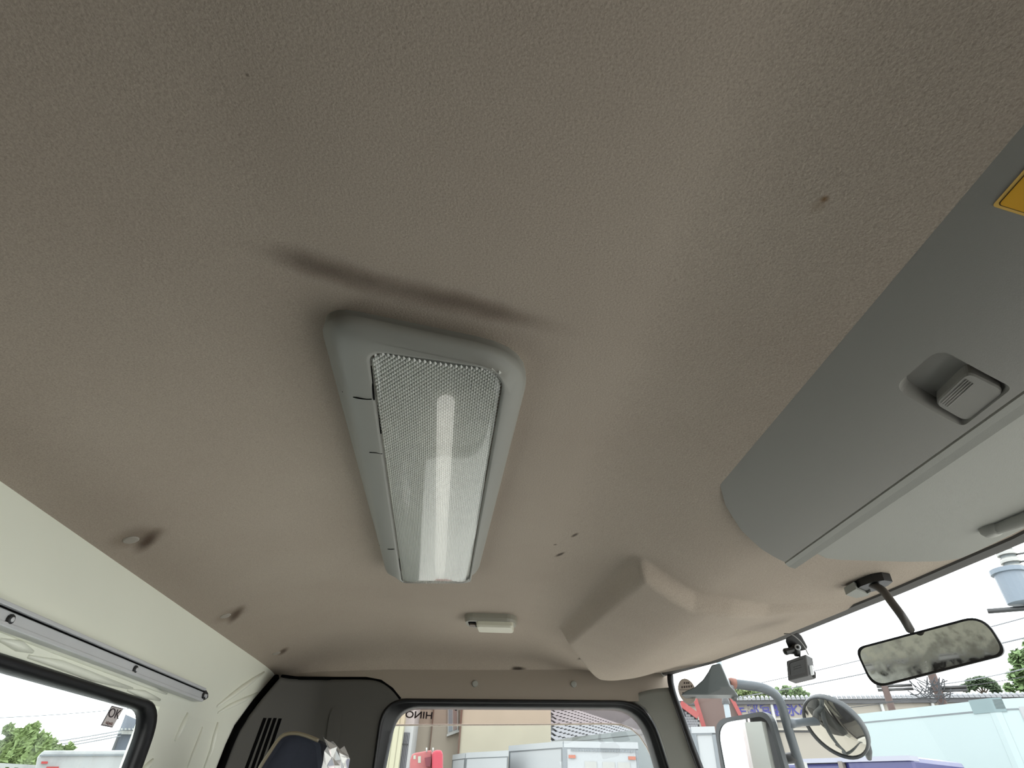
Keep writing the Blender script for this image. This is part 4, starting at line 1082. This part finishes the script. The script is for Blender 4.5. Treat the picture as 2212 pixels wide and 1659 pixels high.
# ---- box trucks beyond the passenger window
M_boxw = matx('truck_box_white', (206, 210, 212), 0.45, var=0.03, vscale=1.2)
M_boxg = matx('truck_box_pale', (190, 199, 201), 0.5, var=0.05, vscale=1.5)
M_chrome = matx('truck_trim_metal', (150, 156, 160), 0.4, metal=0.5)
M_orange = matx('amber_lamp', (206, 110, 72), 0.3)
M_red = matx('red_lamp', (200, 48, 44), 0.3)
M_tyre = matx('tyre_black', (30, 30, 30), 0.9)
def truck_box(name, corner, a, b, z_t, label, mA=None, mB=None, depth_a=None, depth_b=None, bottom=-1.35, group=None, rail=0.10, va=None):
    """box with its near vertical edge at corner (pixel), faces running to pixels a and b, top at height z_t"""
    C, A, B = at_z(*corner, z_t), at_z(*a, z_t), at_z(*b, z_t)
    ea, eb = (A - C), (B - C)
    if depth_a: ea = ea.normalized() * depth_a
    if depth_b: eb = eb.normalized() * depth_b
    if va: ea = Vector(va)
    t = thing(name, (C.x, C.y, GROUND), label, 'truck', group)
    dz = Vector((0, 0, z_t - bottom))
    P = [C, C + ea, C + ea + eb, C + eb]
    base = [p - dz for p in P]
    mk('box_body', base + P, [(0, 1, 2, 3), (4, 5, 6, 7), (0, 1, 5, 4), (1, 2, 6, 5), (2, 3, 7, 6), (3, 0, 4, 7)], mA or M_boxw, t)
    un, vn = ea.normalized(), eb.normalized()
    k = 0.012
    oa = -vn * k; ob_ = -un * k
    for (o, e, oo) in ((C, ea, oa), (C, eb, ob_)):
        obox('top_rail', o + oo * 1.0 - Vector((0, 0, rail)), e, oo * 1.5, Vector((0, 0, rail + 0.02)), M_boxw if mA is None else mA, t)
        obox('rail_shadow', o + oo * 0.6 - Vector((0, 0, rail + 0.02)), e, oo * 0.9, Vector((0, 0, 0.02)), M_chrome, t)
        obox('edge_post', o + e + oo * 0.5 - dz, -e.normalized() * 0.05, oo, dz - Vector((0, 0, rail)), M_chrome, t)
    obox('corner_post', C + (oa + ob_) * 1.4 - dz, un * 0.09, vn * 0.09, dz, M_chrome if mA is None else mA, t, bev=0.01)
    # running gear down to the ground
    cc = C + ea / 2 + eb / 2
    for s in (0.15, 0.85):
        for r_ in (0.06, 0.94):
            wv = C + ea * s + eb * r_ if ea.length > eb.length else C + ea * r_ + eb * s
            axd = vn if ea.length > eb.length else un
            loft('wheel', [circ(Vector((wv.x, wv.y, GROUND + 0.42)) - axd * 0.1, axd, 0.42, 20), circ(Vector((wv.x, wv.y, GROUND + 0.42)) + axd * 0.1, axd, 0.42, 20)], M_tyre, t)
    mk('chassis', [Vector((p.x, p.y, bottom - 0.3)).lerp(Vector((cc.x, cc.y, bottom - 0.3)), 0.3) for p in P] + [Vector((p.x, p.y, bottom)).lerp(Vector((cc.x, cc.y, bottom)), 0.3) for p in P],
       [(0, 1, 2, 3), (4, 5, 6, 7), (0, 1, 5, 4), (1, 2, 6, 5), (2, 3, 7, 6), (3, 0, 4, 7)], M_black, t)
    return t, C, ea, eb
t1, C, ea, eb = truck_box('box_truck', (1217, 1603), (1101, 1613), (1376, 1606), 1.10, 'white box truck with two amber lamps in front of tiled roof')
un, vn = ea.normalized(), eb.normalized()
for s in (0.10, 0.90):
    p = C + eb * s - un * 0.03 - Vector((0, 0, 0.30))
    obox('amber_lamp', p - vn * 0.07, vn * 0.14, -un * 0.03, Vector((0, 0, 0.06)), M_orange, t1)
for k in range(24):
    p = C + eb * (0.09 + 0.87 * k / 24) - un * 0.028 - Vector((0, 0, 0.17))
    obox('rail_stud', p, vn * 0.035, -un * 0.01, Vector((0, 0, 0.04)), M_chrome, t1)
for s in (0.28, 0.52, 0.72):
    obox('door_panel', C + eb * s - un * 0.014 - Vector((0, 0, 2.2)), vn * (0.16 * eb.length), -un * 0.006, Vector((0, 0, 1.85)), matx('door_panel_grey', (206, 206, 200), 0.6, var=0.06), t1)
truck_box('box_truck', (1006, 1628), (956, 1636), (1098, 1623), 0.95, 'white box truck beside the red crane head', depth_a=1.2)
truck_box('box_truck', (1236, 1594), (1225, 1596), (1420, 1573), 1.75, 'pale box truck standing behind the amber lamp truck', mA=M_boxg, depth_a=2.2, bottom=-1.3)
# marker lamp on the second truck
pl_ = at_y(1015, 1637, 14.5)
# ---- red loader crane
M_crane = matx('crane_red', (216, 62, 84), 0.45)
M_crane2 = matx('crane_faded_red', (206, 112, 112), 0.5, var=0.2, vscale=6)
YCR = 11.0
crane = thing('loader_crane', at_y(920, 1640, YCR) * Vector((1, 1, 0)).length if False else Vector((at_y(920, 1640, YCR).x, YCR, GROUND)), 'red loader crane head showing above the truck bed', 'crane')
bevel(prism('winch_box', pts_y([(933, 1624), (942, 1620), (954, 1620), (956, 1628), (956, 1672), (933, 1672)], YCR), (0, 0.5, 0), M_crane, crane), 0.03)
bevel(prism('boom', pts_y([(884, 1672), (886, 1640), (890, 1629), (898, 1626), (932, 1620), (934, 1672)], YCR + 0.25), (0, 0.4, 0), M_crane2, crane), 0.02)
prism('hook_block', pts_y([(917, 1637), (932, 1634), (930, 1656), (920, 1656)], YCR + 0.1), (0, 0.12, 0), matx('crane_dark', (130, 36, 54), 0.5), crane)
for a, b, c_, d_ in ((893, 1632, 898, 1640), (903, 1634, 909, 1648)):
    prism('decal', pts_y([(a, b), (c_, b - 1), (c_, d_), (a, d_)], YCR + 0.245), (0, 0.004, 0), matx('decal_pale', (206, 214, 196), 0.6), crane)
for px in (921.5, 935.5):
    tube('pin', pts_y([(px, 1615), (px, 1625)], YCR + 0.2), 0.012, M_winframe, crane, n=8)
mp_ = at_y(925, 1672, YCR + 0.3)
box('mast', (mp_.x - 0.2, YCR + 0.2, GROUND), (mp_.x + 0.2, YCR + 0.6, mp_.z), M_crane2, crane)

# ---- warehouse with tiled ridge and painted sign, seen through the windshield
WA, WB = at_z(1600, 1507, 6.0), at_z(2200, 1499, 6.0)
wdv = (WB - WA); WLEN = wdv.length; wd_ = wdv.normalized(); wn_ = Vector((wd_.y, -wd_.x, 0))
if wn_.dot(-WA) < 0: wn_ = -wn_
WP = (WA, wn_)
M_ware = matx('warehouse_wall', (196, 188, 174), 0.85, var=0.08, vscale=0.4)
ware = thing('warehouse', (WA.x, WA.y, GROUND), 'long beige warehouse with tiled ridge and blue painted lettering', 'building')
W0 = WA - wd_ * 6
prism('wall', [Vector((W0.x, W0.y, GROUND)), Vector((W0.x, W0.y, 6.0 - 0.3)) , Vector((W0.x, W0.y, 5.7)) + wd_ * (WLEN + 14), Vector((W0.x, W0.y, GROUND)) + wd_ * (WLEN + 14)], -wn_ * 6, M_ware, ware)
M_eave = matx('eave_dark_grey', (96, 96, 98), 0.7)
obox('eave', W0 + wn_ * 0.25 + Vector((0, 0, -0.42)), wd_ * (WLEN + 14), -wn_ * 0.6, Vector((0, 0, 0.22)), M_eave, ware)
M_cap = matx('ridge_tile', (176, 178, 182), 0.6)
n_cap = 62; sp_c_ = WLEN / 57
capm = None
for k in range(n_cap):
    o = WA + wd_ * (sp_c_ * (k - 2)) + wn_ * 0.35 + Vector((0, 0, -0.2))
    if capm is None:
        rings_ = []
        for s, r_ in ((0.0, 0.11), (0.06, 0.115), (0.5, 0.105)):
            rings_.append([o - wn_ * s + wd_ * (r_ * math.cos(a)) + UPV * (r_ * 1.5 * math.sin(a) + s * 0.35) for a in [math.pi * q / 6 for q in range(7)]])
        capm = loft('ridge_tile', rings_, M_cap, ware); c_off = capm.location - o
    else:
        c = capm.copy(); COL.objects.link(c); c.location = o + c_off
obox('tile_bed', W0 + wn_ * 0.25 + Vector((0, 0, -0.22)), wd_ * (WLEN + 14), -wn_ * 1.2, Vector((0, 0, 0.06)), matx('tile_bed_grey', (120, 122, 126), 0.7), ware)
M_blue = matx('sign_blue', (62, 62, 168), 0.7)
sgh = (at_pl(1627, 1515, *WP) - at_pl(1627, 1545, *WP)).length
for ch, px, py in (('宇', 1600, 1536), ('都', 1627, 1535), ('宮', 1655, 1536), ('製', 1683, 1536), ('氷', 1712, 1535), ('冷', 1739, 1534)):
    p = at_pl(px, py, *WP) + wn_ * 0.03
    text('lettering', ch, p, wd_, UPV, sgh * 0.92, M_blue, ware, extr=0.02, sx=1.0, bold=0.015)
M_pipe_w = matx('white_downpipe', (236, 236, 232), 0.5)
for px in (1665, 1901, 2011, 2118):
    p = at_pl(px, 1515, *WP) + wn_ * 0.12
    tube('downpipe', [Vector((p.x, p.y, GROUND)), Vector((p.x, p.y, 5.6))], 0.10, M_pipe_w, ware, n=8)
zb1 = at_pl(1700, 1556, *WP).z
for z in (zb1, zb1 - 0.55):
    obox('band', Vector((W0.x, W0.y, z)) + wn_ * 0.0, wd_ * (WLEN + 14), wn_ * 0.18, Vector((0, 0, 0.12)), matx('band_beige', (206, 200, 186), 0.7), ware)
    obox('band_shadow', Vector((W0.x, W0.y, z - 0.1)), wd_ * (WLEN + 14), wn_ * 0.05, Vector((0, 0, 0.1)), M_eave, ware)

# ---- brown gabled shed, small tiled roof and white truck at the pillar
M_brown = matx('rusty_brown_wall', (136, 112, 104), 0.85, var=0.2, vscale=1.2)
M_redtrim = matx('red_gable_trim', (196, 84, 80), 0.6)
PB = vplane(1545, 1560, 19.0)
shed = thing('brown_shed', (PB[0].x, PB[0].y, GROUND), 'rusty brown gabled shed with red trim behind the windshield pillar', 'building')
bq_ = [at_pl(a, b, *PB) for a, b in ((1500, 1496), (1574, 1496), (1602, 1556), (1640, 1640), (1640, 1700), (1520, 1700), (1520, 1570))]
bq_[4].z = GROUND; bq_[5].z = GROUND
prism('wall', bq_, -PB[1] * 3, M_brown, shed)
def bar_px(name, pa, pb, pl, w, m, parent, th=0.15):
    a, b = at_pl(*pa, *pl), at_pl(*pb, *pl); n = pl[1]; d = (b - a).normalized(); s = d.cross(n).normalized() * w
    prism(name, [a - s, b - s, b + s, a + s], n * th, m, parent)
bar_px('gable_trim', (1574, 1497), (1604, 1556), PB, 0.05, M_redtrim, shed)
bar_px('gable_trim', (1501, 1508), (1521, 1572), PB, 0.06, M_redtrim, shed)
PT = vplane(1490, 1550, 17.0)
tr2 = thing('tiled_porch', (PT[0].x, PT[0].y, GROUND), 'small tiled roof with red ridge at the windshield edge', 'building')
tq = [at_pl(a, b, *PT) for a, b in ((1462, 1522), (1476, 1530), (1507, 1550), (1516, 1590), (1470, 1590))]
prism('roof_deck', tq, -PT[1] * 1.5, M_under, tr2)
bar_px('ridge_trim', (1470, 1520), (1508, 1548), PT, 0.07, M_redtrim, tr2, 0.12)
ux = (at_pl(1500, 1550, *PT) - at_pl(1490, 1550, *PT)).normalized()
tm2 = None
for i in range(7):
    for j in range(6):
        px, py = 1481 + j * 5.2 + (i % 2) * 2.6, 1538 + i * 5.5
        if py < 1531 + (px - 1476) * 0.64 + 3 or px > 1507: continue
        o = at_pl(px, py, *PT) + PT[1] * 0.03
        if tm2 is None:
            s_ = 0.034
            tm2 = prism('tile', [o - ux * s_, o + ux * s_, o + ux * s_ * 0.7 - UPV * s_ * 1.5, o - ux * s_ * 0.7 - UPV * s_ * 1.5], PT[1] * 0.03, M_tile, tr2); off2 = tm2.location - o
        else:
            c = tm2.copy(); COL.objects.link(c); c.location = o + off2
gd = wall_slab('wall', 1478, 1512, 1590, PT, GROUND, tq[3].z + 0.1, 1.4, M_plaster2, tr2)
truck_box('box_truck', (1492, 1574), (1460, 1576), (1543, 1573), 0.95, 'white box truck seen between pillar and side mirror', va=(0.35, 2.4, 0), rail=0.06)
# pale street pole behind the mirror stay
pp = at_r(1570, 1530, 11.0)
pole0 = thing('street_pole', (pp.x, pp.y, GROUND), 'pale grey steel pole standing behind the mirror bracket', 'pole')
tube('shaft', [Vector((pp.x, pp.y, GROUND)), Vector((pp.x, pp.y, 3.4))], 0.045, matx('pale_pole', (188, 200, 206), 0.4), pole0, n=12)
disc('band', (pp.x, pp.y, at_r(1570, 1521, 11.0).z), UPV, 0.06, 0.08, M_steel, pole0, n=12, dome=0.8)

# ---- trucks in front
M_sky = matx('truck_box_sky_blue', (214, 233, 233), 0.4, var=0.02, vscale=1.5)
t4, C, ea, eb = truck_box('box_truck', (2140, 1514), (1800, 1551), (2222, 1510), 1.60, 'pale sky-blue box truck body under rear view mirror', mA=M_sky, depth_b=4.5, rail=0.12)
un, vn = ea.normalized(), eb.normalized()
obox('corner_cap', C - (un + vn) * 0.03 - UPV * 0.16, un * 0.34, vn * 0.16, UPV * 0.2, matx('cap_teal_grey', (150, 174, 176), 0.4), t4)
obox('side_panel', C - un * 0.02 + vn * 0.3 - UPV * 2.6, vn * 3.8, -un * 0.02, UPV * 2.5, M_boxw, t4)
lp_ = C + vn * 0.36 - un * 0.05 - UPV * 0.27
obox('marker_lamp', lp_, vn * 0.16, -un * 0.05, UPV * 0.07, M_red, t4)
# dark blue truck
ZB_ = 0.60
M_navyp = matx('truck_navy_paint', (50, 54, 128), 0.3, coat=0.3)
q0, q1 = at_z(1965, 1632, ZB_), at_z(1722, 1640, ZB_)
eb_ = (q1 - q0); 
bt = thing('navy_truck', (q0.x, q0.y, GROUND), 'dark blue truck cab roof below the round mirror', 'truck')
bd_ = Vector((-eb_.y, eb_.x, 0)).normalized()
if bd_.dot(q0) < 0: bd_ = -bd_
mid = q0.lerp(q1, 0.56)
obox('cab_upper', Vector((q0.x, q0.y, -1.6)), mid - q0, bd_ * 1.2, UPV * (ZB_ + 1.6), M_navyp, bt, bev=0.06)
obox('cargo_front', Vector((mid.x, mid.y, -1.6)), q1 + eb_.normalized() * 0.3 - mid, bd_ * 1.4, UPV * (ZB_ + 1.6 - 0.05), M_navyp, bt, bev=0.04)
obox('roof_edge', q0 - bd_ * 0.03 - UPV * 0.05, eb_ * 1.0, bd_ * 0.2, UPV * 0.05, matx('truck_pale_edge', (196, 198, 214), 0.4), bt)
obox('side_strip', q0 - bd_ * 0.03 - UPV * 0.22 + eb_ * 0.01, eb_ * 0.05, bd_ * 0.1, UPV * 0.035, M_winframe, bt)
obox('seam_strip', mid - bd_ * 0.04 - UPV * 1.3, eb_.normalized() * 0.06, bd_ * 0.06, UPV * 1.26, matx('seam_tan', (150, 140, 130), 0.6), bt)
obox('badge', at_z(1746, 1647, ZB_ - 0.08) - bd_ * 0.06, eb_.normalized() * 0.05, bd_ * 0.03, UPV * -0.13, M_winframe, bt)
for s in (0.15, 1.0):
    wv = q0 + eb_ * s + bd_ * 0.2
    loft('wheel', [circ(Vector((wv.x, wv.y, GROUND + 0.4)) - bd_ * 0.1, bd_, 0.4, 20), circ(Vector((wv.x, wv.y, GROUND + 0.4)) + bd_ * 0.12, bd_, 0.4, 20)], M_tyre, bt)

# ---- utility poles and wires
M_wood = matx('pole_brown', (104, 82, 74), 0.8)
M_conc = matx('pole_concrete', (150, 158, 158), 0.8, var=0.1)
def upole(px, py, r, ztop, rad, m, label):
    p = at_r(px, py, r); t = thing('utility_pole', (p.x, p.y, GROUND), label, 'utility pole')
    tube('shaft', [Vector((p.x, p.y, GROUND)), Vector((p.x, p.y, ztop))], [rad, rad * 0.85], m, t, n=12)
    return t, p
def tz(px, py, r): return at_r(px, py, r).z
u1, p1 = upole(1918, 1505, 26.0, tz(1900, 1440, 26.0), 0.13, M_wood, 'brown utility pole with crossarms below the rear view mirror')
u2, p2 = upole(2025, 1490, 26.0, tz(2010, 1440, 26.0), 0.16, M_wood, 'dark utility pole with tangled wires beside green trees')
for (t, p, zs) in ((u1, p1, (1482, 1490)), (u2, p2, (1486, 1493))):
    sd_ = Vector((p.y, -p.x, 0)).normalized()
    for z in zs:
        zz = tz(1918 if t is u1 else 2025, z, 26.0)
        tube('crossarm', [Vector((p.x, p.y, zz)) - sd_ * 0.25, Vector((p.x, p.y, zz)) + sd_ * 0.85], 0.05, M_steel, t, n=8)
R3 = 16.0
u3, p3 = upole(2190, 1227, R3, tz(2160, 1175, R3), 0.17, M_conc, 'concrete utility pole carrying a grey transformer')
sd_ = Vector((p3.y, -p3.x, 0)).normalized()
tcn = at_r(2193, 1266, R3 - 0.35)
loft('transformer', [circ(tcn - UPV * 0.34, UPV, 0.27, 16), circ(tcn + UPV * 0.24, UPV, 0.27, 16), circ(tcn + UPV * 0.25, UPV, 0.32, 16), circ(tcn + UPV * 0.34, UPV, 0.32, 16)], matx('transformer_grey', (150, 164, 178), 0.5), u3)
tube('crossarm', [Vector((p3.x, p3.y, tcn.z - 0.42)) - sd_ * 0.75 - Vector((p3.x, p3.y, 0)).normalized() * 0.4, Vector((p3.x, p3.y, tcn.z - 0.42)) + sd_ * 0.9], 0.05, M_steel, u3, n=8)
for z in (1200, 1216, 1232):
    c = at_r(2180 + (z - 1200) * 0.55, z, R3)
    disc('band', Vector((p3.x, p3.y, c.z)), UPV, 0.19, 0.10, M_winframe, u3, n=12, dome=0.9)
    tube('step_bolt', [Vector((p3.x, p3.y, c.z)), Vector((p3.x, p3.y, c.z)) + sd_ * 0.36], 0.02, M_steel, u3, n=6)
M_wire = matx('wire_grey', (150, 154, 160), 0.6)
M_wired = matx('wire_dark', (70, 72, 76), 0.6)
def wire(a, b, ra, rb, label, sag=0.4, rad=0.02, m=None):
    A, B = at_r(*a, ra), at_r(*b, rb)
    P = [A.lerp(B, k / 16) - UPV * (sag * 4 * (k / 16) * (1 - k / 16)) for k in range(17)]
    tube('power_wire', P, rad, m or M_wire, None, n=6, label=label, cat='wire', group='overhead wires')
wire((1560, 1492), (2230, 1330), 34, 24, 'upper overhead wire crossing white sky behind dash camera', 0.1, 0.018)
wire((1560, 1512), (2230, 1374), 34, 24, 'lower overhead wire crossing white sky behind dash camera', 0.1, 0.022)
wire((1800, 1525), (2060, 1497), 25.4, 25.4, 'dark overhead wire in front of warehouse wall', 0.05, 0.013, M_wired)
wire((1800, 1532), (2080, 1490), 24.6, 24.6, 'lowest dark overhead wire across warehouse wall', 0.05, 0.012, M_wired)
wire((2020, 1488), (2230, 1458), 26, 28, 'overhead wire running into the green trees', 0.05, 0.012, M_wired)
wire((2020, 1480), (2230, 1440), 26, 28, 'upper overhead wire running into the green trees', 0.05, 0.018)
# tangle of cables on the middle pole
random.seed(5)
for k in range(16):
    a = at_r(1965 + random.uniform(-6, 70), 1462 + random.uniform(0, 34), 25.6); b = at_r(1965 + random.uniform(-6, 95), 1462 + random.uniform(0, 38), 25.6)
    md = a.lerp(b, 0.5) - UPV * random.uniform(0.1, 0.5)
    tube('cable_loop', spline([a, md, b], 5), 0.018, M_wired, u2, n=5)

# ---- trees
M_leaf = matx('leaf_green', (140, 172, 108), 0.7, var=0.35, vscale=1.2)
M_leaf2 = matx('leaf_light_green', (166, 190, 118), 0.7, var=0.3, vscale=1.2)
M_leaf3 = matx('leaf_dark', (112, 136, 98), 0.7, var=0.3, vscale=1.2)
M_bark = matx('bark', (92, 80, 66), 0.9)
def tree(blobs, r, n, leaf, m, label, seed, name='leafy_tree', group=None):
    """blobs: (px, py, radius in px) clusters of the crown at range r"""
    random.seed(seed); v, f = [], []
    tot = sum(b[2] ** 2 for b in blobs)
    cs = []
    for (px, py, rp) in blobs:
        c = at_r(px, py, r); rr_ = (at_r(px + rp, py, r) - c).length; cs.append(c)
        for _ in range(int(n * rp * rp / tot)):
            d = Vector((random.gauss(0, 1), random.gauss(0, 1), random.gauss(0, 1))).normalized() * rr_ * (random.random() ** 0.4)
            p = c + d
            a = Vector((random.gauss(0, 1), random.gauss(0, 1), random.gauss(0, 1))).normalized(); b = a.orthogonal().normalized()
            s = leaf * random.uniform(0.6, 1.3); k = len(v)
            v += [p - a * s, p + b * s * 0.5, p + a * s, p - b * s * 0.5]; f.append((k, k + 1, k + 2, k + 3))
    c = sum(cs, Vector()) / len(cs)
    t = thing(name, (c.x, c.y, GROUND), label, 'tree', group)
    crown = mk('crown', v, f, m, t, kind='stuff')
    tube('trunk', [Vector((c.x, c.y, GROUND)), Vector((c.x + 0.1, c.y, (c.z + GROUND) / 2)), c], [0.16, 0.12, 0.05], M_bark, t, n=8)
    for q in cs[:5]: tube('branch', [c - UPV * 0.6, c.lerp(q, 0.6), q], [0.06, 0.035, 0.015], M_bark, t, n=6)
    return t
tree([(1595, 1500, 14), (1615, 1496, 13), (1640, 1497, 14), (1655, 1501, 12)], 60, 900, 0.22, M_leaf2, 'light green treetop behind warehouse ridge above the lettering', 1)
tree([(1680, 1497, 13), (1700, 1494, 14), (1725, 1496, 14), (1740, 1502, 10)], 68, 900, 0.22, M_leaf, 'green treetop behind warehouse ridge left of round mirror', 2)
tree([(2100, 1478, 14), (2118, 1472, 14), (2135, 1476, 15), (2085, 1486, 10), (2150, 1488, 14)], 55, 1500, 0.2, M_leaf3, 'dark green low treetop behind warehouse ridge', 3)
tree([(2205, 1425, 26), (2225, 1450, 34), (2195, 1462, 18), (2212, 1478, 22), (2180, 1486, 12), (2240, 1400, 30)], 75, 3500, 0.32, M_leaf, 'tall green tree at right edge beyond the warehouse', 4)

# ---- behind the rear window
tree([(10, 1630, 34), (50, 1608, 30), (62, 1586, 18), (75, 1572, 9), (95, 1618, 24), (30, 1590, 13), (18, 1575, 9), (120, 1628, 15), (150, 1617, 8), (90, 1597, 12), (60, 1640, 30), (110, 1640, 22)],
     13.0, 4200, 0.075, M_leaf2, 'leafy green tree outside the rear window', 9)
PV = vplane(190, 1640, 8.0)
van = thing('white_van', (PV[0].x, PV[0].y, GROUND), 'white van roof with red lamps outside rear window', 'van')
vq = [at_pl(a, b, *PV) for a, b in ((74, 1668), (80, 1637), (88, 1625), (96, 1621), (350, 1620), (350, 1700), (74, 1700))]
vq[5].z = GROUND + 0.35; vq[6].z = GROUND + 0.35
vq[6].x, vq[6].y = vq[0].x, vq[0].y
bevel(prism('body', vq, -PV[1] * 3.5, matx('van_white', (200, 200, 198), 0.4, var=0.03), van), 0.05)
obox('roof_gutter', at_pl(85, 1634, *PV) + PV[1] * 0.005, at_pl(350, 1632, *PV) - at_pl(85, 1634, *PV), PV[1] * 0.02, UPV * 0.012, M_chrome, van)
for (x0, x1, y0, y1) in ((89, 104, 1645, 1650), (100, 128, 1656, 1659)):
    prism('lamp', [at_pl(a, b, *PV) + PV[1] * 0.01 for a, b in ((x0 + 1, y0), (x1, y0), (x1 - 1, y1), (x0, y1))], PV[1] * 0.03, M_red, van)
dW = (at_pl(200, 1640, *PV) - at_pl(100, 1640, *PV)).normalized()
for s in (0.8, 3.2):
    w = Vector((vq[0].x, vq[0].y, GROUND + 0.33)) + dW * s
    loft('wheel', [circ(w - PV[1] * 0.15, PV[1], 0.33, 20), circ(w + PV[1] * 0.02, PV[1], 0.33, 20)], M_tyre, van)
PH = vplane(285, 1580, 22.0)
hs = thing('grey_gable_house', (PH[0].x, PH[0].y, GROUND), 'grey gabled house with white dentil band outside rear window', 'building')
M_slate = matx('slate_siding', (150, 156, 168), 0.7, var=0.08, vscale=2)
prism('gable_wall', [at_pl(a, b, *PH) for a, b in ((271, 1543), (330, 1570), (330, 1578), (258, 1577))], -PH[1] * 4, M_slate, hs)
lw = [at_pl(a, b, *PH) for a, b in ((254, 1586), (330, 1586), (330, 1700), (235, 1640))]
lw[2].z = GROUND; lw[3] = Vector((lw[0].x, lw[0].y, GROUND))
prism('lower_wall', [p - PH[1] * 0.1 for p in lw], -PH[1] * 4, matx('slate_siding_dark', (124, 132, 146), 0.7, var=0.1, vscale=2), hs)
prism('white_band', [at_pl(a, b, *PH) + PH[1] * 0.1 for a, b in ((256, 1578), (330, 1580), (330, 1587), (254, 1586))], -PH[1] * 0.4, M_winframe, hs)
for k in range(7):
    px = 261 + k * 8
    prism('dentil', [at_pl(a, b, *PH) + PH[1] * 0.11 for a, b in ((px, 1574), (px + 4, 1574), (px + 4, 1578), (px, 1578))], PH[1] * 0.12, M_winframe, hs)
prism('corner_board', [at_pl(a, b, *PH) + PH[1] * 0.02 for a, b in ((254, 1588), (258, 1588), (246, 1622), (241, 1622))], -PH[1] * 0.3, M_steel, hs)
wire((60, 1610), (262, 1578), 24, 21, 'topmost wire leading to the gabled house', 0.02, 0.014)
wire((60, 1618), (262, 1584), 24, 21, 'middle wire leading to the gabled house', 0.02, 0.014)
wire((60, 1624), (260, 1590), 24, 21, 'lowest wire leading to the gabled house', 0.02, 0.014)
wire((-40, 1552), (300, 1528), 30, 30, 'high wire across cloudy sky outside rear window', 0.05, 0.014)
PG = vplane(40, 1655, 10.0)
gr_ = thing('white_railing', (PG[0].x, PG[0].y, GROUND), 'white railing below the tree outside rear window', 'railing')
a_, b_ = at_pl(-60, 1653, *PG), at_pl(84, 1647, *PG)
gl_ = (b_ - a_); gl_.z = 0
obox('top_bar', a_, gl_, -PG[1] * 0.06, UPV * 0.035, M_winframe, gr_)
obox('lower_bar', a_ - UPV * 0.14, gl_, -PG[1] * 0.06, UPV * 0.05, M_winframe, gr_)
for k in range(8):
    o = a_ + gl_ * (k / 7); obox('post', Vector((o.x, o.y, GROUND)), gl_.normalized() * 0.05, -PG[1] * 0.06, UPV * (o.z - GROUND), M_winframe, gr_)
